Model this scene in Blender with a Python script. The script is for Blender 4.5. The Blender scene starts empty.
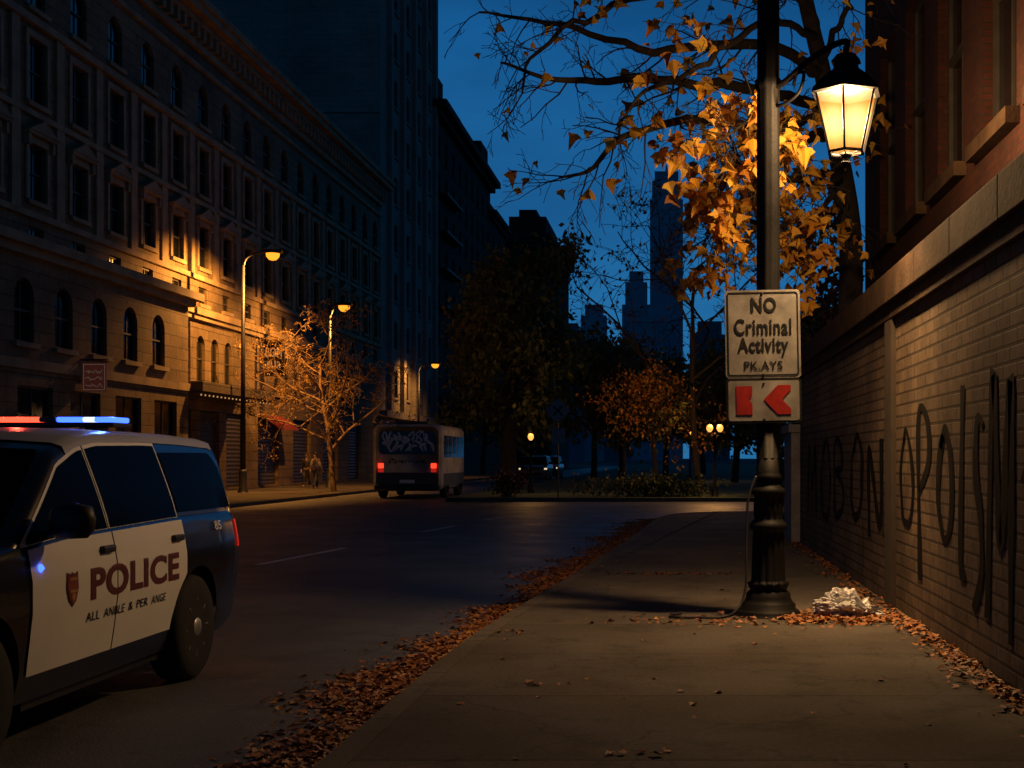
import bpy, bmesh, math, random
from mathutils import Vector, Matrix, noise
S = bpy.context.scene
C = S.collection
PI = math.pi
F = 1300.0; H = 1.5; CX = 676; CY = 458
RZ = -0.13
def at(px, py, Y): return Vector(((px-CX)/F*Y, Y, H+(CY-py)/F*Y))

# ------------------------------------------------------------------ materials
def nodes(name):
    m = bpy.data.materials.new(name); m.use_nodes = True
    nt = m.node_tree
    return m, nt, nt.nodes['Principled BSDF']
def rgba(c, k=1.0): return (min(1, c[0]*k), min(1, c[1]*k), min(1, c[2]*k), 1)
def ramp(nt, fac, stops):
    r = nt.nodes.new('ShaderNodeValToRGB'); e = r.color_ramp.elements
    while len(e) < len(stops): e.new(0.5)
    for i, (p, c) in enumerate(stops): e[i].position = p; e[i].color = rgba(c)
    nt.links.new(fac, r.inputs[0]); return r.outputs[0]
def tnoise(nt, vec, scale, detail=4, rough=.55):
    n = nt.nodes.new('ShaderNodeTexNoise'); n.inputs['Scale'].default_value = scale
    n.inputs['Detail'].default_value = detail; n.inputs['Roughness'].default_value = rough
    nt.links.new(vec, n.inputs['Vector']); return n.outputs['Fac']
def mixc(nt, a, b, fac, mode='MIX'):
    n = nt.nodes.new('ShaderNodeMix'); n.data_type = 'RGBA'; n.blend_type = mode
    for sock, v in ((n.inputs[6], a), (n.inputs[7], b), (n.inputs[0], fac)):
        if hasattr(v, 'is_linked'): nt.links.new(v, sock)
        else: sock.default_value = v
    return n.outputs[2]
def bumpn(nt, height, strength, dist=.01):
    b = nt.nodes.new('ShaderNodeBump'); b.inputs['Strength'].default_value = strength
    b.inputs['Distance'].default_value = dist; nt.links.new(height, b.inputs['Height']); return b
def mk(name, col, rough=.7, metal=0, var=.25, scale=3, bump=0, bscale=40, emit=None, estr=0, coat=0, spec=.5):
    m, nt, p = nodes(name)
    tc = nt.nodes.new('ShaderNodeTexCoord').outputs['Object']
    f = tnoise(nt, tc, scale, 5)
    c = ramp(nt, f, [(.3, [x*(1-var) for x in col]), (.7, [x*(1+var) for x in col])])
    nt.links.new(c, p.inputs['Base Color'])
    p.inputs['Roughness'].default_value = rough; p.inputs['Metallic'].default_value = metal; p.inputs['Specular IOR Level'].default_value = spec
    if coat: p.inputs['Coat Weight'].default_value = coat; p.inputs['Coat Roughness'].default_value = .08
    if bump:
        b = bumpn(nt, tnoise(nt, tc, bscale, 6), bump); nt.links.new(b.outputs[0], p.inputs['Normal'])
    if emit:
        p.inputs['Emission Color'].default_value = rgba(emit); p.inputs['Emission Strength'].default_value = estr
        m.cycles.emission_sampling = 'NONE'
    return m
def brick(name, c1, c2, mortar, bw=.22, bh=.075, ms=.008, rough=.85, grime=.5, bump=.6, gscale=.7, dist=.012):
    m, nt, p = nodes(name)
    tc = nt.nodes.new('ShaderNodeTexCoord').outputs['Object']
    sp = nt.nodes.new('ShaderNodeSeparateXYZ'); nt.links.new(tc, sp.inputs[0])
    ad = nt.nodes.new('ShaderNodeMath'); nt.links.new(sp.outputs[0], ad.inputs[0]); nt.links.new(sp.outputs[1], ad.inputs[1])
    cb = nt.nodes.new('ShaderNodeCombineXYZ'); nt.links.new(ad.outputs[0], cb.inputs[0]); nt.links.new(sp.outputs[2], cb.inputs[1])
    b = nt.nodes.new('ShaderNodeTexBrick'); nt.links.new(cb.outputs[0], b.inputs['Vector'])
    b.inputs['Color1'].default_value = rgba(c1); b.inputs['Color2'].default_value = rgba(c2); b.inputs['Mortar'].default_value = rgba(mortar)
    b.inputs['Scale'].default_value = 1; b.inputs['Brick Width'].default_value = bw; b.inputs['Row Height'].default_value = bh
    b.inputs['Mortar Size'].default_value = ms; b.inputs['Mortar Smooth'].default_value = .3
    g = ramp(nt, tnoise(nt, tc, gscale, 6, .65), [(.3, [1-grime]*3), (.65, [1]*3)])
    g2 = ramp(nt, tnoise(nt, tc, 9, 4), [(.3, [.7]*3), (.7, [1]*3)])
    col = mixc(nt, mixc(nt, b.outputs['Color'], g, 1.0, 'MULTIPLY'), g2, 1.0, 'MULTIPLY')
    nt.links.new(col, p.inputs['Base Color']); p.inputs['Roughness'].default_value = rough; p.inputs['Specular IOR Level'].default_value = .3
    inv = nt.nodes.new('ShaderNodeMath'); inv.operation = 'SUBTRACT'; inv.inputs[0].default_value = 1
    nt.links.new(b.outputs['Fac'], inv.inputs[1])
    bb = bumpn(nt, inv.outputs[0], bump, dist)
    b2 = bumpn(nt, tnoise(nt, tc, 24, 6, .65), .45, .008); nt.links.new(bb.outputs[0], b2.inputs['Normal'])
    nt.links.new(b2.outputs[0], p.inputs['Normal'])
    return m
def mkE(name, col, st):
    m, nt, p = nodes(name)
    p.inputs['Base Color'].default_value = rgba(col, .4)
    p.inputs['Emission Color'].default_value = rgba(col); p.inputs['Emission Strength'].default_value = st
    m.cycles.emission_sampling = 'NONE'
    return m
def leafm(name, cols, trans=.35):
    m, nt, p = nodes(name)
    g = nt.nodes.new('ShaderNodeNewGeometry')
    n = len(cols)
    c = ramp(nt, g.outputs['Random Per Island'], [((i+.5)/n, k) for i, k in enumerate(cols)])
    nt.links.new(c, p.inputs['Base Color']); p.inputs['Roughness'].default_value = .6
    if trans:
        t = nt.nodes.new('ShaderNodeBsdfTranslucent'); nt.links.new(c, t.inputs[0])
        mx = nt.nodes.new('ShaderNodeMixShader'); mx.inputs[0].default_value = trans
        nt.links.new(p.outputs[0], mx.inputs[1]); nt.links.new(t.outputs[0], mx.inputs[2])
        nt.links.new(mx.outputs[0], nt.nodes['Material Output'].inputs[0])
    return m

M = {}
M['stone'] = brick('stone_courses', (.32, .23, .135), (.25, .18, .105), (.13, .095, .06), 1.3, .45, .02, .85, .6, .7, .35, .03)
M['stone_trim'] = mk('stone_trim', (.30, .22, .13), .85, 0, .35, 1.2, .4, 20)
M['stone_dark'] = brick('stone_dark', (.14, .11, .085), (.12, .095, .07), (.06, .05, .04), 1.3, .5, .02, .9, .5, .6, .3, .03)
M['tower_stone'] = brick('tower_stone', (.42, .385, .35), (.35, .33, .305), (.2, .2, .2), 1.2, .4, .012, .9, .4, .4, .25, .02)
M['dark_brick'] = brick('dark_brick', (.10, .055, .04), (.08, .045, .035), (.06, .05, .045), .3, .1, .012, .9, .4)
M['red_brick'] = brick('red_brick', (.085, .022, .012), (.06, .016, .010), (.045, .03, .022), .22, .075, .009, .9, .5, .8)
M['paint_brick'] = brick('painted_brick', (.235, .165, .10), (.175, .12, .073), (.08, .055, .034), .36, .112, .014, .85, .7, 1.0, .8, .02)
M['dark_render'] = mk('dark_pilaster_render', (.045, .032, .022), .9, 0, .3, 4, .4, 30)
M['coping'] = mk('coping_stone', (.05, .029, .016), .9, 0, .45, 3, .6, 25, spec=.2)
M['concrete'] = mk('concrete', (.24, .22, .2), .9, 0, .3, 4, .3, 60)
M['glass_dark'] = mk('dark_window_glass', (.006, .007, .009), .12, 0, .3, 2)
M['frame_dark'] = mk('painted_window_frame', (.04, .032, .025), .6, 0, .3, 5)
M['iron'] = mk('black_cast_iron', (.005, .005, .0055), .6, 0, .35, 9, .25, 45, spec=.15)
M['pole'] = mk('dark_steel_pole', (.03, .03, .032), .5, .4, .3, 6)
M['bark'] = mk('bark', (.03, .022, .016), .95, 0, .45, 8, .8, 25)
M['bark_grey'] = mk('bark_grey', (.24, .155, .08), .95, 0, .45, 8, .8, 25)
M['white_paint'] = mk('car_white_paint', (.76, .76, .76), .42, 0, .05, 1.5)
M['roof_paint'] = mk('car_roof_paint', (.34, .34, .35), .4, 0, .08, 1.5)
M['black_paint'] = mk('car_black_paint', (.007, .007, .009), .25, 0, .2, 2, coat=.35)
M['grey_paint'] = mk('car_grey_paint', (.06, .065, .075), .25, 0, .1, 2, coat=.6)
M['car_glass'] = mk('car_tinted_glass', (.0025, .0028, .003), .14, 0, .1, 2, spec=.012)
M['rubber'] = mk('tyre_rubber', (.012, .012, .012), .85, 0, .3, 12, .3, 50)
M['plastic'] = mk('black_plastic', (.012, .012, .013), .5, 0, .2, 6)
M['alloy'] = mk('grey_wheel_metal', (.40, .40, .41), .4, .4, .2, 8)
M['decal'] = mk('police_lettering', (.10, .014, .011), .5, 0, .15, 5)
M['decal_red'] = mk('crest_red', (.22, .03, .022), .5, 0, .2, 12)
M['decal_gold'] = mk('crest_gold', (.36, .21, .06), .5, 0, .2, 12)
M['decal_white'] = mk('white_vinyl', (.65, .65, .65), .5, 0, .15, 8)
M['red_lens'] = mkE('red_lens', (1, .03, .015), .35)
M['red_hot'] = mkE('red_beacon', (1, .055, .025), 3.5)
M['blue_hot'] = mkE('blue_beacon', (.03, .09, 1), 4.5)
M['white_hot'] = mkE('white_beacon', (.75, .85, 1), 1.3)
M['tail_hot'] = mkE('bus_tail_lens', (1, .04, .015), 2.2)
M['beacon_dark'] = mk('dark_beacon_lens', (.03, .03, .04), .2, 0, .2, 5)
M['sodium'] = mkE('sodium_lens', (1, .30, .022), 1.9)
M['warm_bulb'] = mkE('warm_bulb', (1, .40, .08), 1.6)
M['head_light'] = mkE('headlamp', (1, .8, .5), .8)
M['sign_white'] = mk('sign_white', (.165, .16, .15), .75, 0, .45, 4, .15, 60, spec=.2)
M['sign_black'] = mk('sign_black', (.006, .006, .006), .6, 0, .2, 7, spec=.2)
M['sign_red'] = mk('sign_red', (.24, .012, .010), .6, 0, .3, 9, spec=.2)
M['sign_brown'] = mk('sign_brown', (.22, .06, .04), .6, 0, .25, 5, emit=(.9, .2, .12), estr=.03)  # faint emission added so the board shows where no lamp reaches
M['sign_pale'] = mk('sign_pale_letters', (.5, .45, .4), .6, 0, .2, 9, emit=(1, .7, .5), estr=.06)  # pale letters given a little of the same added glow
M['sign_dim'] = mk('sign_dim_grey', (.22, .23, .25), .6, .1, .25, 5)
M['spray'] = mk('black_spray_paint', (.004, .0035, .003), .85, 0, .3, 10, spec=.12)
M['bag'] = mk('white_plastic_bag', (.42, .41, .40), .3, 0, .2, 12, .5, 30)
M['bus_white'] = mk('bus_white', (.36, .345, .32), .75, 0, .4, 1.6, .1, 8)
M['bus_grey'] = mk('bus_grey', (.05, .052, .055), .7, 0, .25, 2)
M['cloth_dark'] = mk('dark_cloth', (.06, .05, .05), .9, 0, .3, 10)
M['cloth_blue'] = mk('blue_cloth', (.05, .06, .1), .9, 0, .3, 10)
M['cloth_pale'] = mk('pale_cloth', (.32, .28, .26), .9, 0, .3, 10)
M['skin'] = mk('skin', (.4, .24, .17), .6, 0, .1, 10)
M['hair'] = mk('hair', (.03, .02, .015), .7, 0, .2, 20)
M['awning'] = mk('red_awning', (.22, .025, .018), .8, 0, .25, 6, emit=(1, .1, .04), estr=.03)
M['shutter'] = mk('roller_shutter', (.06, .05, .045), .6, .2, .3, 4)
M['far_haze'] = mk('far_tower_haze', (.32, .45, .58), .9, 0, .2, .03)  # pale blue base colour stands in for distance haze
M['far_haze_dark'] = mk('far_block_haze', (.2, .26, .33), .9, 0, .25, .05)  # haze put into the base colour of the lower blocks too
M['leaf_orange'] = leafm('orange_leaves', [(.72, .34, .028), (.82, .48, .055), (.58, .24, .022), (.84, .54, .09), (.38, .15, .022)], .4)
M['leaf_small'] = leafm('rust_leaves', [(.62, .28, .026), (.68, .36, .05), (.5, .18, .022), (.36, .14, .022)], .35)
M['leaf_brown'] = leafm('brown_leaves', [(.10, .045, .018), (.16, .07, .02), (.06, .03, .012)], .3)
M['leaf_dark'] = leafm('dark_green_leaves', [(.085, .11, .026), (.12, .14, .03), (.17, .17, .04), (.06, .08, .02)], .25)
M['leaf_yellow'] = leafm('yellow_leaves', [(.44, .24, .04), (.34, .18, .03), (.5, .28, .05)], .3)
M['leaf_fallen'] = leafm('fallen_leaves', [(.22, .068, .018), (.38, .15, .028), (.13, .042, .015), (.44, .19, .036), (.25, .08, .02)], 0)

def ground_mat(name, col, rough, sc, joints=None, bump=.5, wear=.4, spec=.5):
    m, nt, p = nodes(name)
    tc = nt.nodes.new('ShaderNodeTexCoord').outputs['Object']
    a = ramp(nt, tnoise(nt, tc, .45, 6, .6), [(.3, [x*(1-wear) for x in col]), (.7, [x*(1+wear) for x in col])])
    b = ramp(nt, tnoise(nt, tc, sc, 3), [(.3, [.65]*3), (.7, [1.0]*3)])
    c = mixc(nt, a, b, 1.0, 'MULTIPLY')
    st = ramp(nt, tnoise(nt, tc, 1.7, 8, .7), [(.36, [.45]*3), (.46, [1]*3)])
    c = mixc(nt, c, st, .7, 'MULTIPLY')
    nb = bumpn(nt, tnoise(nt, tc, sc*1.3, 5), bump, .008)
    if joints:
        mp = nt.nodes.new('ShaderNodeMapping'); mp.inputs['Location'].default_value = (joints[0]*.5, .55, 0); nt.links.new(tc, mp.inputs[0])
        bt = nt.nodes.new('ShaderNodeTexBrick'); nt.links.new(mp.outputs[0], bt.inputs['Vector'])
        bt.offset = 0; bt.inputs['Scale'].default_value = 1
        bt.inputs['Brick Width'].default_value = joints[0]; bt.inputs['Row Height'].default_value = joints[1]
        bt.inputs['Mortar Size'].default_value = joints[2]; bt.inputs['Mortar Smooth'].default_value = .2
        bt.inputs['Color1'].default_value = (1, 1, 1, 1); bt.inputs['Color2'].default_value = (.75, .75, .75, 1); bt.inputs['Mortar'].default_value = (.35, .35, .35, 1)
        c = mixc(nt, c, bt.outputs['Color'], 1.0, 'MULTIPLY')
        iv = nt.nodes.new('ShaderNodeMath'); iv.operation = 'SUBTRACT'; iv.inputs[0].default_value = 1; nt.links.new(bt.outputs['Fac'], iv.inputs[1])
        b2 = bumpn(nt, iv.outputs[0], .7, .01); nt.links.new(b2.outputs[0], nb.inputs['Normal'])
    vc = nt.nodes.new('ShaderNodeTexVoronoi'); vc.feature = 'DISTANCE_TO_EDGE'; vc.inputs['Scale'].default_value = .42
    wob = nt.nodes.new('ShaderNodeTexNoise'); wob.inputs['Scale'].default_value = 2.2; wob.inputs['Detail'].default_value = 5; nt.links.new(tc, wob.inputs['Vector'])
    va = nt.nodes.new('ShaderNodeVectorMath'); va.operation = 'MULTIPLY_ADD'; nt.links.new(wob.outputs['Color'], va.inputs[0]); va.inputs[1].default_value = (.7, .7, .7); nt.links.new(tc, va.inputs[2]); nt.links.new(va.outputs[0], vc.inputs['Vector'])
    c = mixc(nt, c, ramp(nt, vc.outputs['Distance'], [(.0, [.35]*3), (.006, [1]*3)]), .75, 'MULTIPLY')
    nt.links.new(c, p.inputs['Base Color']); nt.links.new(nb.outputs[0], p.inputs['Normal'])
    r = ramp(nt, tnoise(nt, tc, .8, 5), [(.3, [rough-.08]*3), (.7, [rough+.08]*3)])
    nt.links.new(r, p.inputs['Roughness']); p.inputs['Specular IOR Level'].default_value = spec
    return m
M['asphalt'] = ground_mat('asphalt', (.10, .103, .11), .5, 45, None, .9, .4, .5)
M['paving'] = ground_mat('concrete_paving', (.118, .10, .08), .9, 30, (80, 1.75, .012), .6, .42, .3)
M['kerbstone'] = ground_mat('kerb_stone', (.14, .12, .095), .9, 30, (90, 1.6, .012), .5, .3, .3)
M['soil'] = ground_mat('ground_soil', (.03, .028, .024), .95, 10)
M['grass'] = ground_mat('lawn_grass', (.08, .12, .03), .95, 25)
M['marking'] = ground_mat('road_paint', (.85, .83, .78), .7, 30, None, .4, .15)

# ------------------------------------------------------------------ mesh builder
class MB:
    def __init__(s): s.v = []; s.f = []
    def add(s, vs, fs):
        n = len(s.v); s.v += [tuple(v) for v in vs]; s.f += [tuple(i+n for i in f) for f in fs]
    def box(s, x0, x1, y0, y1, z0, z1):
        s.add([(x, y, z) for z in (z0, z1) for y in (y0, y1) for x in (x0, x1)],
              [(0, 2, 3, 1), (4, 5, 7, 6), (0, 1, 5, 4), (2, 6, 7, 3), (0, 4, 6, 2), (1, 3, 7, 5)])
    def quad(s, a, b, c, d): s.add([a, b, c, d], [(0, 1, 2, 3)])
    def prism(s, poly, z0, z1, f=None):
        f = f or (lambda x, y, z: (x, y, z)); n = len(poly)
        s.add([f(x, y, z0) for x, y in poly]+[f(x, y, z1) for x, y in poly],
              [tuple(range(n-1, -1, -1)), tuple(range(n, 2*n))]+[(i, (i+1) % n, n+(i+1) % n, n+i) for i in range(n)])
    def grid(s, rows, closed=False):
        n = len(rows[0]); vs = [p for r in rows for p in r]; fs = []
        for i in range(len(rows)-1):
            for j in range(n if closed else n-1):
                k = (j+1) % n
                fs.append((i*n+j, i*n+k, (i+1)*n+k, (i+1)*n+j))
        s.add(vs, fs)
    def tube(s, pts, rad, n=6, cap=True):
        pts = [Vector(p) for p in pts]; m = len(pts)
        if not hasattr(rad, '__len__'): rad = [rad]*m
        vs = []; fs = []; nrm = None
        for i, p in enumerate(pts):
            t = (pts[min(i+1, m-1)]-pts[max(i-1, 0)])
            if t.length < 1e-6: t = Vector((0, 0, 1))
            t.normalize()
            if nrm is None: nrm = t.orthogonal().normalized()
            nrm = nrm-t*nrm.dot(t)
            nrm = t.orthogonal().normalized() if nrm.length < 1e-5 else nrm.normalized()
            b = t.cross(nrm)
            for k in range(n):
                a = 2*PI*k/n; vs.append(p+(nrm*math.cos(a)+b*math.sin(a))*rad[i])
        for i in range(m-1):
            for k in range(n): fs.append((i*n+k, i*n+(k+1) % n, (i+1)*n+(k+1) % n, (i+1)*n+k))
        if cap: fs.append(tuple(range(n-1, -1, -1))); fs.append(tuple(range((m-1)*n, m*n)))
        s.add(vs, fs)
    def lathe(s, prof, n=24, c=(0, 0, 0), axis='z', mod=None, rot=0):
        rows = []
        for r, h in prof:
            row = []
            for k in range(n):
                a = 2*PI*k/n+rot; rr = r*(mod(a, h) if mod else 1)
                x, y = rr*math.cos(a), rr*math.sin(a)
                row.append((c[0]+x, c[1]+y, c[2]+h) if axis == 'z' else (c[0]+x, c[1]+h, c[2]+y))
            rows.append(row)
        s.grid(rows, True)
        N = len(s.v); m = len(prof)
        s.f.append(tuple(N-m*n+k for k in range(n))); s.f.append(tuple(N-n+k for k in range(n)))
    def mesh(s, name, mat, smooth=False):
        me = bpy.data.meshes.new(name); me.from_pydata(s.v, [], s.f); me.update()
        me.materials.append(mat)
        if smooth: me.polygons.foreach_set('use_smooth', [True]*len(me.polygons))
        return me
    def build(s, name, mat, parent=None, smooth=False, bevel=0, loc=None):
        o = bpy.data.objects.new(name, s.mesh(name, mat, smooth)); C.objects.link(o)
        if parent: o.parent = parent
        if loc is not None: o.location = loc
        if bevel:
            b = o.modifiers.new('Bevel', 'BEVEL'); b.width = bevel; b.segments = 2; b.limit_method = 'ANGLE'
        return o
def tag(o, label=None, cat=None, group=None, kind=None):
    for k, v in (('label', label), ('category', cat), ('group', group), ('kind', kind)):
        if v: o[k] = v
    return o
def empty(name, loc, label, cat, group=None, rz=0):
    o = bpy.data.objects.new(name, None); C.objects.link(o); o.location = loc; o.rotation_euler = (0, 0, rz)
    o.empty_display_size = .2
    return tag(o, label, cat, group)
def children(o): return [c for c in bpy.data.objects if c.parent == o]
def copy_tree(o, parent=None):
    c = o.copy(); C.objects.link(c)
    if parent: c.parent = parent
    for ch in children(o): copy_tree(ch, c)
    return c
def inst(name, me, parent, loc, rz=0):
    o = bpy.data.objects.new(name, me); C.objects.link(o); o.parent = parent; o.location = loc; o.rotation_euler = (0, 0, rz); return o
def tab(x, pts):
    if x <= pts[0][0]: return pts[0][1]
    for (a, p), (b, q) in zip(pts, pts[1:]):
        if x <= b: return p+(q-p)*(x-a)/(b-a)
    return pts[-1][1]
def catmull(pts, n=8):
    pts = [Vector(p) for p in pts]; out = []
    for i in range(len(pts)-1):
        p0 = pts[max(i-1, 0)]; p1 = pts[i]; p2 = pts[i+1]; p3 = pts[min(i+2, len(pts)-1)]
        for k in range(n):
            t = k/n
            out.append(.5*((2*p1)+(p2-p0)*t+(2*p0-5*p1+4*p2-p3)*t*t+(3*p1-p0-3*p2+p3)*t**3))
    out.append(pts[-1]); return out
def text_on(mb, body, fn, u0, u1, v0, v1, bold=.0, cuts=0, space=None):
    cu = bpy.data.curves.new('lettering', 'FONT'); cu.body = body; cu.size = 1; cu.offset = bold; cu.resolution_u = 4
    cu.space_character = space or (1.0+bold*2.0)
    o = bpy.data.objects.new('lettering_tmp', cu); C.objects.link(o)
    me = bpy.data.meshes.new_from_object(o)
    xs = [v.co.x for v in me.vertices]; ys = [v.co.y for v in me.vertices]
    a, b, c, d = min(xs), max(xs), min(ys), max(ys)
    if cuts:
        bm = bmesh.new(); bm.from_mesh(me)
        for k in range(1, cuts):
            bmesh.ops.bisect_plane(bm, geom=bm.verts[:]+bm.edges[:]+bm.faces[:], plane_co=(0, c+(d-c)*k/cuts, 0), plane_no=(0, 1, 0))
        bm.to_mesh(me); bm.free()
    mb.add([fn(u0+(v.co.x-a)/(b-a)*(u1-u0), v0+(v.co.y-c)/(d-c)*(v1-v0)) for v in me.vertices], [tuple(p.vertices) for p in me.polygons])
    bpy.data.objects.remove(o); bpy.data.meshes.remove(me); bpy.data.curves.remove(cu)
def rrect(w, h, r, n=5):
    out = []
    for cx, cy, a0 in ((w/2-r, h/2-r, 0), (-w/2+r, h/2-r, PI/2), (-w/2+r, -h/2+r, PI), (w/2-r, -h/2+r, 1.5*PI)):
        for k in range(n+1):
            a = a0+PI/2*k/n; out.append((cx+r*math.cos(a), cy+r*math.sin(a)))
    return out
def ribbon(mb, pts2, w, fn, ax=1.0):
    P = [Vector((p[0], p[1])) for p in pts2]; L = []; R = []
    for i, p in enumerate(P):
        t = P[min(i+1, len(P)-1)]-P[max(i-1, 0)]
        t = t.normalized() if t.length > 1e-6 else Vector((1, 0))
        n = Vector((-t.y*ax, t.x)); ww = w*(.8+.5*noise.noise(Vector((p.x*2.1, p.y*2.1, 3.3))))
        L.append(fn(*(p+n*ww/2))); R.append(fn(*(p-n*ww/2)))
    mb.grid([L, R])
def light(name, loc, power, col, parent=None, radius=.08, spot=None):
    l = bpy.data.lights.new(name, 'SPOT' if spot else 'POINT'); l.energy = power; l.color = col; l.shadow_soft_size = radius
    o = bpy.data.objects.new(name, l); C.objects.link(o); o.location = loc
    if spot: l.spot_size = math.radians(spot[0]); l.spot_blend = spot[1]; o.rotation_euler = (0, math.radians(spot[2]), 0)
    if parent: o.parent = parent
    return o

# ------------------------------------------------------------------ world, camera
w = bpy.data.worlds.new('World'); S.world = w; w.use_nodes = True
nt = w.node_tree; bg = nt.nodes['Background']
tcg = nt.nodes.new('ShaderNodeTexCoord').outputs['Generated']
sp = nt.nodes.new('ShaderNodeSeparateXYZ'); nt.links.new(tcg, sp.inputs[0])
base = ramp(nt, sp.outputs[2], [(0.0, (.013, .105, .245)), (.16, (.0095, .092, .240)), (.31, (.0055, .070, .205)), (.42, (.003, .024, .066)), (.7, (.0012, .008, .022))])
# sky dimmed overhead, to the sides and behind to cut fill on the facades
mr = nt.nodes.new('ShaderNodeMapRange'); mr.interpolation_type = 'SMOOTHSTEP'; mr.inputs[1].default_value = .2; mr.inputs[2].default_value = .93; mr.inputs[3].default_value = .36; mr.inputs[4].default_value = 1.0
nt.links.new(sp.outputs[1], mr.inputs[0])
mp = nt.nodes.new('ShaderNodeMapping'); mp.inputs['Scale'].default_value = (1.2, 1.2, 3.2); nt.links.new(tcg, mp.inputs[0])
cl = ramp(nt, tnoise(nt, mp.outputs[0], 3.2, 7, .6), [(.35, (.70, .70, .72)), (.65, (1.0, .98, .96))])
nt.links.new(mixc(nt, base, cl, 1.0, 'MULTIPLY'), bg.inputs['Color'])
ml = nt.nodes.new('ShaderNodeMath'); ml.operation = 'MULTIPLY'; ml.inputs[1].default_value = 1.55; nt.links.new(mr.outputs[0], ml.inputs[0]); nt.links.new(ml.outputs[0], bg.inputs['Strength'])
cam = bpy.data.cameras.new('Camera'); co = bpy.data.objects.new('Camera', cam); C.objects.link(co)
co.location = (0, 0, H); co.rotation_euler = (PI/2, 0, 0)
cam.sensor_width = 36; cam.lens = F/1024*36; cam.shift_x = -(CX-512)/1024; cam.shift_y = (CY-384)/1024
cam.clip_start = .1; cam.clip_end = 5000; S.camera = co
S.view_settings.view_transform = 'Standard'; S.view_settings.look = 'None'; S.view_settings.exposure = 0

# ------------------------------------------------------------------ ground
def struct(o): o['kind'] = 'structure'; return o
g = MB(); g.quad((-2500, -60, -.16), (2500, -60, -.16), (2500, 3500, -.16), (-2500, 3500, -.16)); struct(g.build('ground', M['soil']))
kc = catmull([(-1.77, -5), (-1.77, 3), (-1.77, 9.5), (-1.68, 12), (-1.51, 14.4), (-1.33, 17), (-1.15, 19.7), (-.85, 25), (-.6, 30), (-.42, 33), (-.05, 35), (.9, 36.2), (2.5, 36.6), (14, 36.8), (60, 37)], 6)
g = MB()
g.quad((-14.5, -20, RZ), (-1.0, -20, RZ), (-1.0, 20, RZ), (-14.5, 20, RZ))
g.quad((-14.5, 20, RZ), (8, 20, RZ), (8, 37.5, RZ), (-14.5, 37.5, RZ))
g.quad((-14.5, 37.5, RZ), (-8.6, 37.5, RZ), (-8.6, 260, RZ), (-14.5, 260, RZ))
g.quad((-8.6, 36, RZ-.004), (70, 36, RZ-.004), (70, 48.5, RZ-.004), (-8.6, 48.5, RZ-.004))
struct(g.build('road', M['asphalt']))
def offs(pl, d):
    out = []
    for i, p in enumerate(pl):
        t = (pl[min(i+1, len(pl)-1)]-pl[max(i-1, 0)]).normalized(); out.append((p.x+t.y*d, p.y-t.x*d))
    return out
kin = offs(kc, .17)
def sweep_kerb(a, b, zt, zb, c=.02):
    mb = MB(); rows = []
    for p, q in zip(a, b):
        p = Vector(p); q = Vector(q); d = (q-p).normalized()
        rows.append([(p.x, p.y, zb), (p.x, p.y, zt-c), (p.x+d.x*c, p.y+d.y*c, zt), (q.x, q.y, zt), (q.x, q.y, zb)])
    mb.grid(rows); return mb
struct(sweep_kerb([(p.x, p.y) for p in kc], kin, .006, -.16).build('kerb_near', M['kerbstone']))
g = MB(); g.prism(kin+[(60, 20), (60, -5)], -.16, 0); struct(g.build('sidewalk_near', M['paving']))
lk = [(-14.5, -20), (-14.5, 260)]
struct(sweep_kerb(lk, [(-14.67, -20), (-14.67, 260)], .006, -.16).build('kerb_far', M['kerbstone']))
g = MB(); g.box(-21.3, -14.67, -20, 260, -.16, 0); struct(g.build('sidewalk_far', M['paving']))
g = MB(); g.prism([(-8.42, 48.75), (70, 48.75), (70, 300), (-8.42, 300)], -.16, .0); struct(g.build('lawn', M['grass']))
g = MB(); g.box(-8.6, 70, 48.5, 48.75, -.16, .02); struct(g.build('kerb_park', M['kerbstone']))
g = MB(); g.box(-8.6, -8.42, 48.75, 300, -.16, .02); struct(g.build('kerb_park_side', M['kerbstone']))
for a, b in (((-6.38, 19.8), (-5.99, 23.5)), ((-5.59, 28.6), (-5.3, 31.2)), ((-5.02, 34.2), (-4.72, 35.9))):
    g = MB(); hw = .07
    g.quad((a[0]-hw, a[1], RZ+.004), (a[0]+hw, a[1], RZ+.004), (b[0]+hw, b[1], RZ+.004), (b[0]-hw, b[1], RZ+.004))
    struct(g.build('lane_marking', M['marking']))

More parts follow.
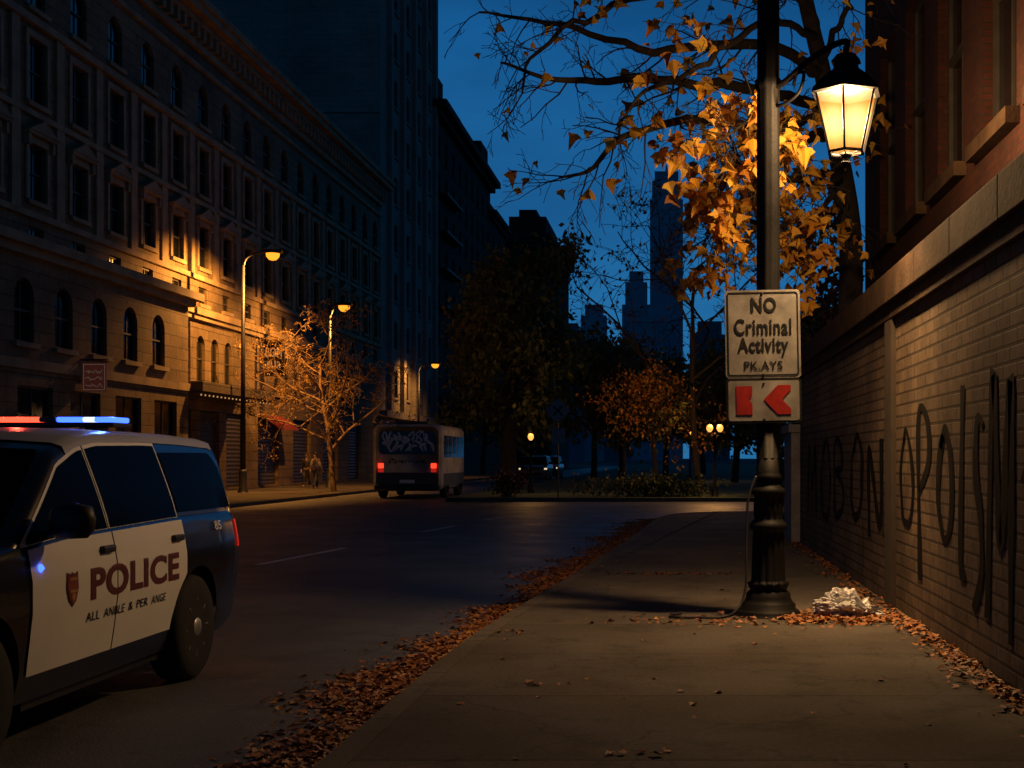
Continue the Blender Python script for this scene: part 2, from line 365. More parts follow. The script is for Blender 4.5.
# ------------------------------------------------------------------ facades
def facade(mb, O, U, N, W, v0, v1, ops, dep=.3):
    rd = lambda x: round(x, 4)
    us = sorted({0.0, rd(W)} | {rd(o[0]) for o in ops} | {rd(o[1]) for o in ops})
    vs = sorted({rd(v0), rd(v1)} | {rd(o[2]) for o in ops} | {rd(o[3]) for o in ops})
    P = lambda u, v, d=0: O+U*u+Vector((0, 0, v))+N*d
    for u, u2 in zip(us, us[1:]):
        col = [o for o in ops if o[0]-1e-4 <= u and u2 <= o[1]+1e-4]
        for v, v2 in zip(vs, vs[1:]):
            if any(o[2]-1e-4 <= v and v2 <= o[3]+1e-4 for o in col): continue
            mb.quad(P(u, v), P(u2, v), P(u2, v2), P(u, v2))
    for o in ops:
        a, b, c, d = o[:4]; arch = len(o) > 4 and o[4]
        top = d-(b-a)/2 if arch else d
        mb.quad(P(a, c), P(a, top), P(a, top, -dep), P(a, c, -dep)); mb.quad(P(b, c), P(b, top), P(b, top, -dep), P(b, c, -dep))
        mb.quad(P(a, c), P(b, c), P(b, c, -dep), P(a, c, -dep))
        if not arch: mb.quad(P(a, d), P(b, d), P(b, d, -dep), P(a, d, -dep))
        else:
            r = (b-a)/2; cu = (a+b)/2; arc = [(cu+r*math.cos(PI*k/12), top+r*math.sin(PI*k/12)) for k in range(13)]
            for (x, y), (x2, y2) in zip(arc, arc[1:]): mb.quad(P(x, y), P(x2, y2), P(x2, y2, -dep), P(x, y, -dep))
            for k in range(6): mb.add([P(b, d), P(*arc[k]), P(*arc[k+1])], [(0, 1, 2)])
            for k in range(6, 12): mb.add([P(a, d), P(*arc[k]), P(*arc[k+1])], [(0, 1, 2)])
WC = {}
def wmesh(kind, w, h, mat):
    key = (kind, round(w, 3), round(h, 3), mat)
    if key in WC: return WC[key]
    mb = MB(); t = .07; a = w/2
    if kind == 'window':
        mb.box(-a, -a+t, -.2, -.12, 0, h); mb.box(a-t, a, -.2, -.12, 0, h)
        mb.box(-a+t, a-t, -.2, -.12, 0, t); mb.box(-a+t, a-t, -.2, -.12, h-t, h)
        mb.box(-a+t, a-t, -.2, -.1, h*.5-.03, h*.5+.03); mb.box(-.02, .02, -.2, -.14, t, h*.5-.03); mb.box(-.02, .02, -.2, -.14, h*.5+.03, h-t)
    elif kind == 'pane': mb.quad((-a-.02, -.17, -.02), (a+.02, -.17, -.02), (a+.02, -.17, h+.02), (-a-.02, -.17, h+.02))
    elif kind == 'sill': mb.box(-a-.14, a+.14, -.05, .14, -.16, -.003)
    elif kind == 'surround':
        mb.box(-a-.2, -a-.003, -.02, .07, 0, h+.003); mb.box(a+.003, a+.2, -.02, .07, 0, h+.003); mb.box(-a-.2, a+.2, -.02, .085, h+.004, h+.22)
    elif kind == 'pediment':
        mb.box(-a-.36, a+.36, -.02, .26, h+.24, h+.34)
        mb.prism([(-a-.4, h+.342), (a+.4, h+.342), (0, h+.80)], -.02, .30, lambda x, y, z: (x, z, y))
        for sx in (-1, 1): mb.box(sx*(a+.2)-.08, sx*(a+.2)+.08, -.02, .2, h-.12, h+.238)
    me = mb.mesh(kind, mat); WC[key] = me
    return me
def win(parent, O, U, N, op, trim=None, ped=False, surround=False, sill=True):
    a, b, c, d = op[:4]; loc = O+U*((a+b)/2)+Vector((0, 0, c)); rz = math.atan2(U.y, U.x); ww = b-a; h = d-c
    f = inst('window', wmesh('window', ww, h, M['frame_dark']), parent, loc, rz)
    inst('pane', wmesh('pane', ww, h, M['glass_dark']), f, (0, 0, 0))
    if trim and sill: inst('sill', wmesh('sill', ww, h, trim), f, (0, 0, 0))
    if trim and surround: inst('surround', wmesh('surround', ww, h, trim), f, (0, 0, 0))
    if trim and ped: inst('pediment', wmesh('pediment', ww, h, trim), f, (0, 0, 0))
    return f
VX = Vector((1, 0, 0)); VY = Vector((0, 1, 0)); VZ = Vector((0, 0, 1)); V0 = Vector((0, 0, 0))
def band(y0, y1, z0, z1, p, mb=None, p0=-.1):
    mb = mb or MB(); mb.box(p0, p, y0, y1, z0, z1); return mb

# --- long stone building on the left
base = Vector((-21, 92.2, 0)); W = 62.2
A = empty('stone_building', base, 'long ornate stone building with arched windows, pediments and heavy cornice along the left side', 'building')
U, N = -VY, VX
ubays = [92.2-(54.7+3.0*k) for k in range(-6, 13)]
YS = 52.5; us = 92.2-YS
ops = []; rows = []
for u in ubays:
    for (ww, c, d, arch, kind) in ((1.0, 8.3, 9.05, False, 's'), (1.2, 9.9, 11.75, False, 'p'), (1.2, 13.1, 15.2, False, 'r'), (1.2, 16.2, 18.0, True, 'a')):
        op = (u-ww/2, u+ww/2, c, d, arch); ops.append(op); rows.append((op, kind))
for yc in (59.2, 70.2, 82.2):
    for k in (-1, 0, 1):
        u = 92.2-(yc+1.75*k); op = (u-.5, u+.5, 4.85, 6.9, True); ops.append(op); rows.append((op, 'm'))
shops = []
for yc, ww in ((55, 2.6), (58.6, 2.4), (62.0, 2.6), (67, 3.4), (73, 3.4), (79, 3.4), (85, 3.4)):
    op = (92.2-yc-ww/2, 92.2-yc+ww/2, .12, 3.6, False); ops.append(op); shops.append(op)
wb = MB(); facade(wb, V0, U, N, W, 0, 21, ops, .32)
for u in (0, W): wb.quad((0, -u, 0), (-18, -u, 0), (-18, -u, 21), (0, -u, 21))
wb.build('wall', M['stone'], A)
for op, k in rows: win(A, V0, U, N, op, M['stone_trim'], ped=(k == 'p'), surround=(k in 'pr'))
for op in shops:
    a, b, c, d = op[:4]; mb = MB(); rws = []
    for i in range(37):
        z = c+(d-c)*i/36; x = -.2+(.03 if i % 2 else 0); rws.append([(x, -b, z), (x, -a, z)])
    mb.grid(rws); mb.build('roller_shutter', M['shutter'], A)
rb = MB(); rb.box(-18, .0, -W, 0, 21.003, 21.25); rb.build('roof', M['stone_dark'], A)
for z0, z1, p in ((7.55, 7.75, .2), (7.752, 8.05, .32), (9.3, 9.5, .16), (12.62, 12.8, .14), (15.6, 15.85, .2), (18.55, 18.75, .16)):
    band(-W if z0 > 8.1 else -us+.01, -.01, z0, z1, p).build('string_course', M['stone_trim'], A)
cb = MB(); cb.box(-.1, .55, -W-.1, 0, 20.15, 20.4); cb.box(-.1, .95, -W-.2, .1, 20.402, 20.7); cb.box(-.1, 1.1, -W-.25, .15, 20.702, 21.0)
cb.build('cornice', M['stone_trim'], A); band(-W, -.01, 19.3, 19.6, .25).build('string_course', M['stone_trim'], A)
mb = MB(); mb.box(-.1, .5, -.15, .15, 0, .546); dm = mb.mesh('dentil', M['stone_trim'])
for k in range(int(W/.75)): inst('dentil', dm, A, (0, -k*.75-.3, 19.602))
mb = MB(); mb.box(-.05, .1, -.28, .28, 0, 3.114); pm1 = mb.mesh('pilaster', M['stone_trim'])
mb = MB(); mb.box(-.05, .09, -.26, .26, 0, 2.794); pm2 = mb.mesh('pilaster', M['stone_trim'])
for k in range(-6, 13):
    u = 92.2-(54.7+3.0*k)-1.5
    inst('pilaster', pm1, A, (0, -u, 9.502)); inst('pilaster', pm2, A, (0, -u, 12.802))
pops = []
for k in range(8):
    u = 3.0+2.55*k*1.0
    if u+1 < W-us: pops.append((u-.6, u+.6, 5.0, 6.95, True))
pb = MB(); Op = Vector((1.3, -us, 0))
gops = [(1.2+3.4*k, 3.4+3.4*k, .1, 3.7, False) for k in range(6)]
facade(pb, Op, U, N, W-us, 0, 7.6, pops+gops, .32); pb.quad((0, -us, 0), (1.3, -us, 0), (1.3, -us, 7.6), (0, -us, 7.6)); pb.build('lower_wall', M['stone'], A)
for op in pops: win(A, Op, U, N, op, M['stone_trim'])
for op in gops: win(A, Op, U, N, op, None)
mb = MB(); mb.box(0.0, 1.55, -W, -us+.2, 7.603, 7.85); mb.box(0, 1.8, -W, -us+.45, 7.852, 8.15); mb.build('ledge', M['stone_trim'], A)
mb = MB(); mb.box(1.25, 1.4, -W, -us-.02, 4.2, 4.5); mb.build('string_course', M['stone_trim'], A)
mb = MB(); mb.box(-.05, 1.75, -39.55, -30.2, 4.12, 4.2); mb.box(-.05, 1.85, -39.6, -30.1, 4.202, 4.62); o = mb.build('canopy', M['stone_dark'], A, bevel=.02)
tiny = mkE('tiny_bulb', (1, .5, .18), .5)
mb = MB(); mb.lathe([(.0, -.045), (.035, -.02), (.035, .01), (.01, .035)], 6); tbm = mb.mesh('canopy_bulb', tiny)
for k in range(20): inst('canopy_bulb', tbm, o, (1.68, -39.3+k*.47, 4.08))

# --- tower behind
base = Vector((-21, 113.2, 0)); W = 20.9
B = empty('tall_tower', base, 'tall plain stone tower rising out of frame right behind the ornate stone building', 'building')
opsB = [(1.9+4.4*c, 3.5+4.4*c, 6+3.6*r, 8.1+3.6*r, False) for c in range(4) for r in range(12)]
wb = MB(); facade(wb, V0, U, N, W, 0, 62, opsB, .35)
Os = Vector((0, -W, 0)); Us, Ns = -VX, -VY
facade(wb, Os, Us, Ns, 24, 0, 62, [], .35); wb.quad((0, 0, 0), (-24, 0, 0), (-24, 0, 62), (0, 0, 62)); wb.build('wall', M['tower_stone'], B)
for op in opsB: win(B, V0, U, N, op, M['tower_stone'])
mb = MB(); mb.box(-24, 0, -W, 0, 62.003, 62.4); mb.build('roof', M['stone_dark'], B)
mb = MB(); mb.box(-.1, .3, -.45, .45, 5, 61.9); pm = mb.mesh('pier', M['tower_stone'])
for c in range(5): inst('pier', pm, B, (0, -(.5+4.4*c), 0))
band(-W, -.01, 4.4, 4.9, .5).build('string_course', M['tower_stone'], B)
for z in (26, 38):
    mb = MB(); mb.box(-24, .0, -W-.15, -W+.05, z, z+.5); mb.build('string_course', M['tower_stone'], B)

# --- dark blocks
def block(name, label, base, W, D, Ht, mat, cols, r0, nr, pitch, corn=1.0, south=False):
    base = Vector(base); E = empty(name, base, label, 'building')
    st = W/cols
    ops = [(st*(c+.5)-.6, st*(c+.5)+.6, r0+pitch*r, r0+pitch*r+2.0, False) for c in range(cols) for r in range(nr)]
    wb = MB(); facade(wb, V0, U, N, W, 0, Ht, ops, .3)
    Os = Vector((0, -W, 0)); sops = []
    if south: sops = [(1.5+2.6*c, 2.6+2.6*c, r0+pitch*r, r0+pitch*r+2.0, False) for c in range(int((D-2)/2.6)) for r in range(nr)]
    facade(wb, Os, Us, Ns, D, 0, Ht, sops, .3); wb.quad((0, 0, 0), (-D, 0, 0), (-D, 0, Ht), (0, 0, Ht)); wb.build('wall', mat, E)
    for op in ops: win(E, V0, U, N, op, mat)
    for op in sops: win(E, Os, Us, Ns, op, mat)
    mb = MB(); mb.box(-D, 0, -W, 0, Ht+.003, Ht+.3); mb.build('roof', M['stone_dark'], E)
    mb = MB(); mb.box(-D, corn*.5, -W-corn*.5, .0, Ht-1.6, Ht-1.1); mb.box(-D, corn, -W-corn, .0, Ht-1.098, Ht-.5); mb.build('cornice', mat, E)
    return E
bC = block('brick_building', 'dark brick apartment block with a stepped cornice and roof parapet beyond the tall tower', (-21, 147, 0), 33.7, 16, 33, M['dark_brick'], 9, 5, 8, 3.3, 1.2)
for r in range(3, 7):
    mb = MB(); mb.box(-.05, 1.0, -33.2, -25, 4.8+3.3*r, 4.98+3.3*r); mb.build('balcony', M['frame_dark'], bC)
for bx in ((-9, -1, -22, -14, 33.31, 36), (-6, -4, -30, -28, 33.31, 35.5), (-3, .3, -9, -4, 33.31, 35.2), (-2, .2, -33, -31, 33.31, 34.8)):
    mb = MB(); mb.box(*bx); mb.build('roof_house', M['dark_brick'], bC)
block('brick_building', 'narrow dark building squeezed between the brick apartment block and the stepped block', (-21, 160, 0), 12.8, 14, 30, M['dark_brick'], 3, 5, 7, 3.3, .8)
bE = block('stepped_building', 'dark stepped block above the big green tree at the far end of the building row', (-16.5, 200, 0), 28, 6.5, 31, M['dark_brick'], 6, 5, 7, 3.6, .6, True)
mb = MB(); mb.box(-6, -1, -25, -8, 31.31, 34.0); mb.box(-5, -2.6, -22, -12, 34.0, 35.5); mb.build('roof_house', M['dark_brick'], bE)

# --- far skyline
def tower(label, px0, px1, ytop, Y, steps, mat, depth=None):
    x0 = (px0-CX)/F*Y; x1 = (px1-CX)/F*Y; zt = H+(CY-ytop)/F*Y; cx = (x0+x1)/2; w = x1-x0; d = depth or w
    E = empty('skyscraper', (cx, Y+d/2, -.16), label, 'skyscraper', None)
    m = MB()
    for a, z0, z1 in steps:
        m.box(-w*a/2, w*a/2, -d*a/2, d*a/2, zt*z0, zt*z1)
        n = 7
        for k in range(n):
            x = -w*a/2+w*a*(k+.5)/n; m.box(x-w*a*.03, x+w*a*.03, -d*a/2-w*.02, -d*a/2+.1, zt*z0, zt*z1-.3)
    m.build('shaft', mat, E)
    return E, w, zt
t, ww, zt = tower('tallest slim skyscraper with stepped flat crown on the far skyline', 650, 683, 170, 1000, [(1, 0, .90), (.88, .90, .965), (.72, .965, 1.0)], M['far_haze'])
mb = MB(); mb.tube([(0, 0, zt), (0, 0, zt*1.03)], [1.2, .5], 8); mb.build('spire', M['far_haze'], t)
t, ww, zt = tower('shorter skyscraper with stepped top left of the tallest skyscraper', 622, 650, 270, 900, [(1, 0, .82), (.78, .82, .94), (.5, .94, 1)], M['far_haze'])
tower('squat square office tower low on the far skyline', 581, 606, 304, 700, [(1, 0, .93), (.7, .93, 1)], M['far_haze'])
tower('low broad block at the foot of the skyline left of the squat office tower', 556, 584, 322, 520, [(1, 0, .95), (.5, .95, 1)], M['far_haze_dark'])
tower('low flat block between the squat office tower and the shorter skyscraper', 604, 630, 345, 560, [(1, 0, 1)], M['far_haze_dark'])
tower('mid height block hidden by branches right of the tallest skyscraper', 690, 730, 320, 600, [(1, 0, .9), (.6, .9, 1)], M['far_haze_dark'])

# --- wall on the right and brick building behind it
Wl = empty('brick_wall', (2.2, 10, 0), 'long painted brick wall with black graffiti along the right side of the sidewalk', 'wall')
mb = MB(); mb.box(0, .32, -15, 13, 0, 3.05); mb.build('brickwork', M['paint_brick'], Wl)
y = -15
while y < 13:
    mb = MB(); mb.box(-.10, .42, y+.002, min(y+1.5, 13.1)-.002, 3.052, 3.36); mb.build('coping', M['coping'], Wl, bevel=.012); y += 1.5
mb = MB(); mb.box(-.05, .30, -15, 13.05, 2.9, 3.05); mb.build('string_course', M['coping'], Wl, bevel=.01)
mb = MB(); mb.box(-.05, .05, 3.0, 3.4, 0, 2.89); mb.build('pilaster', M['dark_render'], Wl)
GL = {'M': [[(0, 0), (.12, 1), (.48, .3), (.85, 1), (1, -.05)]], 'O': [[(.5+.45*math.cos(a), .5+.5*math.sin(a)) for a in [1.9+i*.55 for i in range(13)]]],
      'B': [[(.05, -.02), (.08, 1), (.6, .95), (.7, .65), (.15, .52), (.8, .42), (.78, .1), (.05, -.02)]], 'N': [[(0, -.05), (.08, 1), (.85, .02), (.95, 1.05)]],
      'P': [[(.15, -.2), (.1, 1), (.7, 1), (.85, .65), (.1, .42)]], 'L': [[(.3, 1.05), (.2, .1), (.75, .02)]],
      'S': [[(.85, .92), (.4, 1.02), (.15, .72), (.65, .45), (.75, .1), (.05, -.1)]], 'I': [[(.4, 1.08), (.5, -.1)], [(.1, .6), (.6, .68)]]}
gm = MB(); rng = random.Random(4); ns = 0
def letter(ch, ys, wd, z0, z1, sw, ax=1.5, jit=.03):
    global ns
    for st in GL[ch]:
        sl = rng.uniform(-.05, .09)
        pts = catmull([(ys+p[0]*wd+sl*p[1]+rng.uniform(-jit, jit), z0+p[1]*(z1-z0)+rng.uniform(-jit, jit)*1.4, 0) for p in st], 7)
        ns += 1; dx = -.004-ns*.0003
        ribbon(gm, [(p.x, p.y) for p in pts], sw, lambda u, v: (dx, -u, v), ax)
u = -11.6
for ch, wd in (('M', 1.7), ('O', 1.6), ('B', 1.5), ('O', 1.4), ('N', 1.3)):
    letter(ch, u, wd*.76, .70+rng.uniform(-.1, .1), 1.76+rng.uniform(-.1, .1), .11, 2.5, .05); u += wd*1.03+.1
u = -2.7
for ch, wd, z0, z1 in (('O', .92, .84, 1.74), ('P', .86, .66, 1.86), ('O', .80, .82, 1.70), ('L', .5, .60, 1.95), ('S', .45, .5, 1.8)):
    letter(ch, u, wd*.74, z0, z1, .095, 2.1, .03); u += wd
letter('M', .86, .64, .35, 2.08, .095, 2.0); letter('I', 1.7, .4, .3, 2.1, .09, 2.0); letter('P', 2.2, .6, .4, 2.1, .09, 2.0)
for q in range(5):
    a = rng.uniform(-11, -3); z = rng.uniform(.8, 2.0)
    ns += 1; dx = -.004-ns*.0003
    pts = catmull([(a, z, 0), (a+rng.uniform(0, .3), z-.2, 0), (a+rng.uniform(-.1, .2), z-.45-rng.random()*.4, 0)], 5); ribbon(gm, [(p.x, p.y) for p in pts], .03, lambda u, v: (dx, -u, v), 1.6)
gm.build('graffiti', M['spray'], Wl)
Bb = empty('brick_building', (3.2, 22.0, 0), 'red brick building with tall dark windows rising behind the painted wall', 'building')
Ur, Nr = VY, -VX
Ob = Vector((0, -25, 0))
rops = []
for k in range(9):
    u = 19.7-2.26*k-22+25
    if u > 1: rops.append((u-.7, u+.7, 4.78, 7.76, False)); rops.append((u-.7, u+.7, 9.6, 12.2, False))
wb = MB(); facade(wb, Ob, Ur, Nr, 25, 0, 14, rops, .24)
wb.quad((0, 0, 0), (9, 0, 0), (9, 0, 14), (0, 0, 14)); wb.build('wall', M['red_brick'], Bb)
for op in rops: win(Bb, Ob, Ur, Nr, op, M['coping'])
mb = MB(); mb.box(-.0, 9, -25, 0, 14.003, 14.2); mb.build('roof', M['stone_dark'], Bb); mb = MB(); mb.box(-.3, .1, -25, .2, 13.3, 13.8); mb.build('cornice', M['coping'], Bb)
mb = MB(); mb.box(-.2, .3, -.75, .75, 0, 1.95); mb.box(-.25, .35, -.8, .8, 1.952, 2.1)
tag(mb.build('gate_pier', M['concrete'], None, bevel=.015, loc=(2.25, 23.9, 0)), 'low pale concrete pier at the far end of the painted wall', 'pier')

# ------------------------------------------------------------------ ornate lamp post
Lp = empty('lamp_post', (.88, 12.4, 0), 'tall black cast iron lamp post with glowing lantern on the sidewalk beside the wall', 'lamp post')
mb = MB(); mb.lathe([(.30, 0), (.305, .04), (.28, .06), (.26, .065), (.26, .115), (.235, .13), (.215, .17), (.21, .215), (.18, .24), (.17, .26)], 40); mb.build('foot', M['iron'], Lp, True)
mb = MB(); fl = lambda a, z: .95*(1+.12*abs(math.sin(a*7))*(1 if (.3 < z < .80 or .94 < z < 1.12) else 0))
mb.lathe([(.175, .25), (.195, .265), (.2, .29), (.195, .31), (.16, .325), (.155, .34), (.148, .6), (.142, .78), (.155, .81), (.185, .825), (.19, .85), (.185, .88), (.152, .90), (.138, .93), (.135, .96), (.13, 1.11), (.14, 1.14), (.168, 1.155), (.172, 1.18), (.165, 1.21), (.13, 1.23), (.12, 1.26), (.13, 1.29), (.14, 1.31), (.13, 1.34), (.115, 1.36), (.115, 1.5)], 84, mod=fl); mb.build('pedestal', M['iron'], Lp, True)
mb = MB(); fl2 = lambda a, z: 1+.03*math.cos(a*10)
mb.lathe([(.111, 1.5), (.108, 3), (.105, 5.0), (.125, 5.02), (.125, 5.1), (.104, 5.12), (.1, 7.2), (.13, 7.25), (.05, 7.5), (.0, 7.6)], 40, mod=fl2); mb.build('pole', M['iron'], Lp, True)
LC = Vector((1.545-.88, 11.8-12.4, 0))
d = LC.normalized(); mb = MB()
arm = catmull([Vector((0, 0, 5.02)), d*.2+VZ*5.05, d*.45+VZ*5.18, d*.72+VZ*5.27, LC+VZ*5.28, LC+VZ*5.2], 8); mb.tube(arm, .03, 8)
mb.tube(catmull([Vector((0, 0, 4.85)), d*.18+VZ*4.84, d*.36+VZ*4.92, d*.42+VZ*5.08, d*.34+VZ*5.1, d*.3+VZ*5.0], 6), .018, 6); mb.build('arm', M['iron'], Lp, True)
lan = MB()
lan.lathe([(.30, 4.79), (.34, 4.80), (.33, 4.84), (.22, 4.95), (.13, 5.02), (.12, 5.08), (.15, 5.09), (.09, 5.16), (.03, 5.18), (.035, 5.23), (.0, 5.27)], 6, LC, rot=.3)
lan.lathe([(.0, 4.12), (.03, 4.14), (.045, 4.18), (.03, 4.22), (.055, 4.25), (.05, 4.27)], 8, LC)
ring = [LC+Vector((.165*math.cos(.3+k*PI/3), .165*math.sin(.3+k*PI/3), 4.275)) for k in range(7)]; lan.tube(ring, .015, 5)
for k in range(6):
    a = .3+k*PI/3; c, s_ = math.cos(a), math.sin(a)
    lan.tube([LC+Vector((.165*c, .165*s_, 4.26)), LC+Vector((.30*c, .30*s_, 4.8))], .013, 4)
    lan.tube([LC+Vector((.165*c, .165*s_, 4.275)), LC+Vector((.04*c, .04*s_, 4.25))], .008, 4)
lo = lan.build('lantern', M['iron'], Lp)
gr = []
for q in range(9):
    r = .158+.13*q/8; z = 4.285+.503*q/8; row = []
    for k in range(6):
        a0, a1 = .3+k*PI/3, .3+(k+1)*PI/3
        for j in range(4): t = j/4; row.append(tuple(LC+Vector((r*(math.cos(a0)*(1-t)+math.cos(a1)*t), r*(math.sin(a0)*(1-t)+math.sin(a1)*t), z))))
    gr.append(row)
gl = MB(); gl.grid(gr, True)
m, nt, p = nodes('lantern_glass')
tc = nt.nodes.new('ShaderNodeTexCoord').outputs['Object']
vd = nt.nodes.new('ShaderNodeVectorMath'); vd.operation = 'DISTANCE'; nt.links.new(tc, vd.inputs[0]); vd.inputs[1].default_value = (LC.x, LC.y, 4.56)
mr = nt.nodes.new('ShaderNodeMapRange'); mr.inputs[1].default_value = .19; mr.inputs[2].default_value = .34; nt.links.new(vd.outputs['Value'], mr.inputs[0])
em = nt.nodes.new('ShaderNodeEmission'); nt.links.new(ramp(nt, mr.outputs[0], [(0, (1, .62, .22)), (.4, (1, .42, .085)), (1, (1, .26, .025))]), em.inputs[0])
ms_ = nt.nodes.new('ShaderNodeMapRange'); ms_.inputs[1].default_value = .19; ms_.inputs[2].default_value = .34; ms_.inputs[3].default_value = 2.5; ms_.inputs[4].default_value = .8; nt.links.new(vd.outputs['Value'], ms_.inputs[0]); nt.links.new(ms_.outputs[0], em.inputs[1])
tr = nt.nodes.new('ShaderNodeBsdfTransparent'); mx = nt.nodes.new('ShaderNodeMixShader'); mx.inputs[0].default_value = .80
nt.links.new(tr.outputs[0], mx.inputs[1]); nt.links.new(em.outputs[0], mx.inputs[2]); nt.links.new(mx.outputs[0], nt.nodes['Material Output'].inputs[0])
m.cycles.emission_sampling = 'NONE'
gl.build('glass', m, lo, True)
light('lantern_light', LC+VZ*4.58, 2700, (1, .58, .25), Lp, .17)

# sign on the lamp post
Sg = empty('sign_board', (.866, 12.27, 0), 'white sign reading NO Criminal Activity with red arrows strapped to the black lamp post', 'sign')
Sg.rotation_euler = (0, math.radians(-1.0), 0)
fs = lambda d: (lambda u, v: (u, d, v))
def plate(name, w, h, zc, mat, y0, y1, r=.035):
    mb = MB(); mb.prism(rrect(w, h, r), y0, y1, lambda x, y, z: (x, z, y+zc)); return mb.build(name, mat, Sg)
zc1 = (3.087+2.256)/2; h1 = .831; zc2 = (2.253+1.83)/2; h2 = .423
plate('panel', .71, h1, zc1, M['sign_white'], 0, .006); plate('arrow_panel', .71, h2, zc2, M['sign_black'], 0, .006)
plate('arrow_field', .67, h2-.045, zc2, M['sign_white'], -.003, .002, .02)
o_, i_ = rrect(.672, h1-.04, .03), rrect(.645, h1-.067, .02)
mb = MB(); mb.grid([[(x, -.003, y+zc1) for x, y in o_], [(x, -.003, y+zc1) for x, y in i_]], True); mb.build('border', M['sign_black'], Sg)
f = fs(-.004)
for tx, a, b, c, d_, bo in (('NO', -.11, .13, 2.87, 3.015, .035), ('Criminal', -.27, .27, 2.66, 2.815, .026), ('Activity', -.24, .24, 2.455, 2.64, .026), ('PK.AYS', -.18, .18, 2.33, 2.415, .012)):
    mb = MB(); text_on(mb, tx, f, a, b, c, d_, bo, space=1.08); mb.build('lettering', M['sign_black'], Sg)
mb = MB(); mb.prism([(-.26, zc2-.13), (-.11, zc2-.13), (-.11, zc2-.03), (-.14, zc2+.01), (-.11, zc2+.05), (-.11, zc2+.14), (-.26, zc2+.14)], -.008, -.004, lambda x, y, z: (x, z, y)); mb.build('arrow', M['sign_red'], Sg)
mb = MB(); mb.prism([(.0, zc2+.01), (.13, zc2+.145), (.255, zc2+.145), (.255, zc2+.10), (.17, zc2+.01), (.255, zc2-.08), (.255, zc2-.13), (.13, zc2-.13)], -.008, -.004, lambda x, y, z: (x, z, y)); mb.build('arrow', M['sign_red'], Sg)
for z in (2.85, 1.98):
    mb = MB(); mb.box(-.12, .16, .007, .24, z, z+.04); mb.build('strap', M['pole'], Sg)
for x, z in ((0, 3.055), (0, 2.29), (0, 2.205), (0, 1.865)):
    mb = MB(); mb.lathe([(.0, -.012), (.008, -.011), (.012, -.004), (.012, .0)], 8, (x, 0, z), axis='y'); mb.build('bolt', M['pole'], Sg)
mb = MB(); mb.tube(catmull([(.76, 12.3, 1.33), (.68, 12.25, 1.1), (.66, 12.2, .7), (.64, 12.1, .25), (.5, 12.0, .05), (.2, 12.05, .02), (-.05, 12.15, .02), (.05, 12.4, .02)], 8), .012, 6)
tag(mb.build('cable', M['plastic'], None, True), 'thin black cable hanging from the lamp post pedestal onto the sidewalk', 'cable')

# crumpled bag
bm = bmesh.new(); bmesh.ops.create_icosphere(bm, subdivisions=5, radius=1)
for v in bm.verts:
    n = v.co.copy(); k = 1+.45*noise.noise(n*2.2+Vector((5, 1, 2)))+.42*abs(noise.noise(n*4.5))-.25*abs(noise.noise(n*9+Vector((2, 0, 0))))-.1*abs(noise.noise(n*18))
    v.co = Vector((n.x*.25*k, n.y*.18*k, max(0, .085+n.z*.15*k)))
    if n.x > .4: v.co.z *= .55+.3*noise.noise(n*3); v.co.x += .10*n.x
me = bpy.data.meshes.new('plastic_bag'); bm.to_mesh(me); bm.free(); me.materials.append(M['bag'])
o = bpy.data.objects.new('plastic_bag', me); C.objects.link(o); o.location = (1.58, 12.3, 0); tag(o, 'crumpled white plastic bag lying on the sidewalk by the wall', 'bag')

# ------------------------------------------------------------------ cars
BELT = [(-2.5, 1.0), (-2.40, 1.12), (-2.25, 1.2), (-1, 1.2), (.6, 1.17), (1.2, 1.13), (1.8, 1.07), (2.2, 1.0), (2.42, .88), (2.5, .74)]
ROOF = [(-2.46, 1.20), (-2.42, 1.52), (-2.37, 1.70), (-2.26, 1.765), (-1.6, 1.79), (-.9, 1.80), (-.2, 1.79), (.1, 1.755), (.42, 1.66), (.8, 1.42), (1.28, 1.12)]
def SY(x, z):
    y = tab(z, [(.2, .87), (.4, .935), (.6, .965), (.78, .985), (.95, .985), (1.08, .965), (1.24, .93)])
    if x < -2.0: y *= 1-.03*((-2.0-x)/.5)
    if x < -2.3: y *= 1-.16*((-2.3-x)/.2)**2
    if x > 1.7: y *= 1-.05*((x-1.7)/.8)
    if x > 2.15: y *= 1-.28*((x-2.15)/.35)**2
    return y
WXS = (-1.43, 1.58); WZ = .385; AR = .45
def ZB(x):
    z = .28 if x > -2.1 else .28+.18*(-2.1-x)/.4
    for w_ in WXS:
        if abs(x-w_) < AR: z = max(z, WZ+math.sqrt(AR*AR-(x-w_)**2))
    return z
def GY(x, z):
    zb_ = tab(x, BELT); yb = SY(x, zb_)-.012; t = max(0, min(1, (z-zb_)/(1.74-zb_)))
    return yb+(.74-yb)*t**1.15
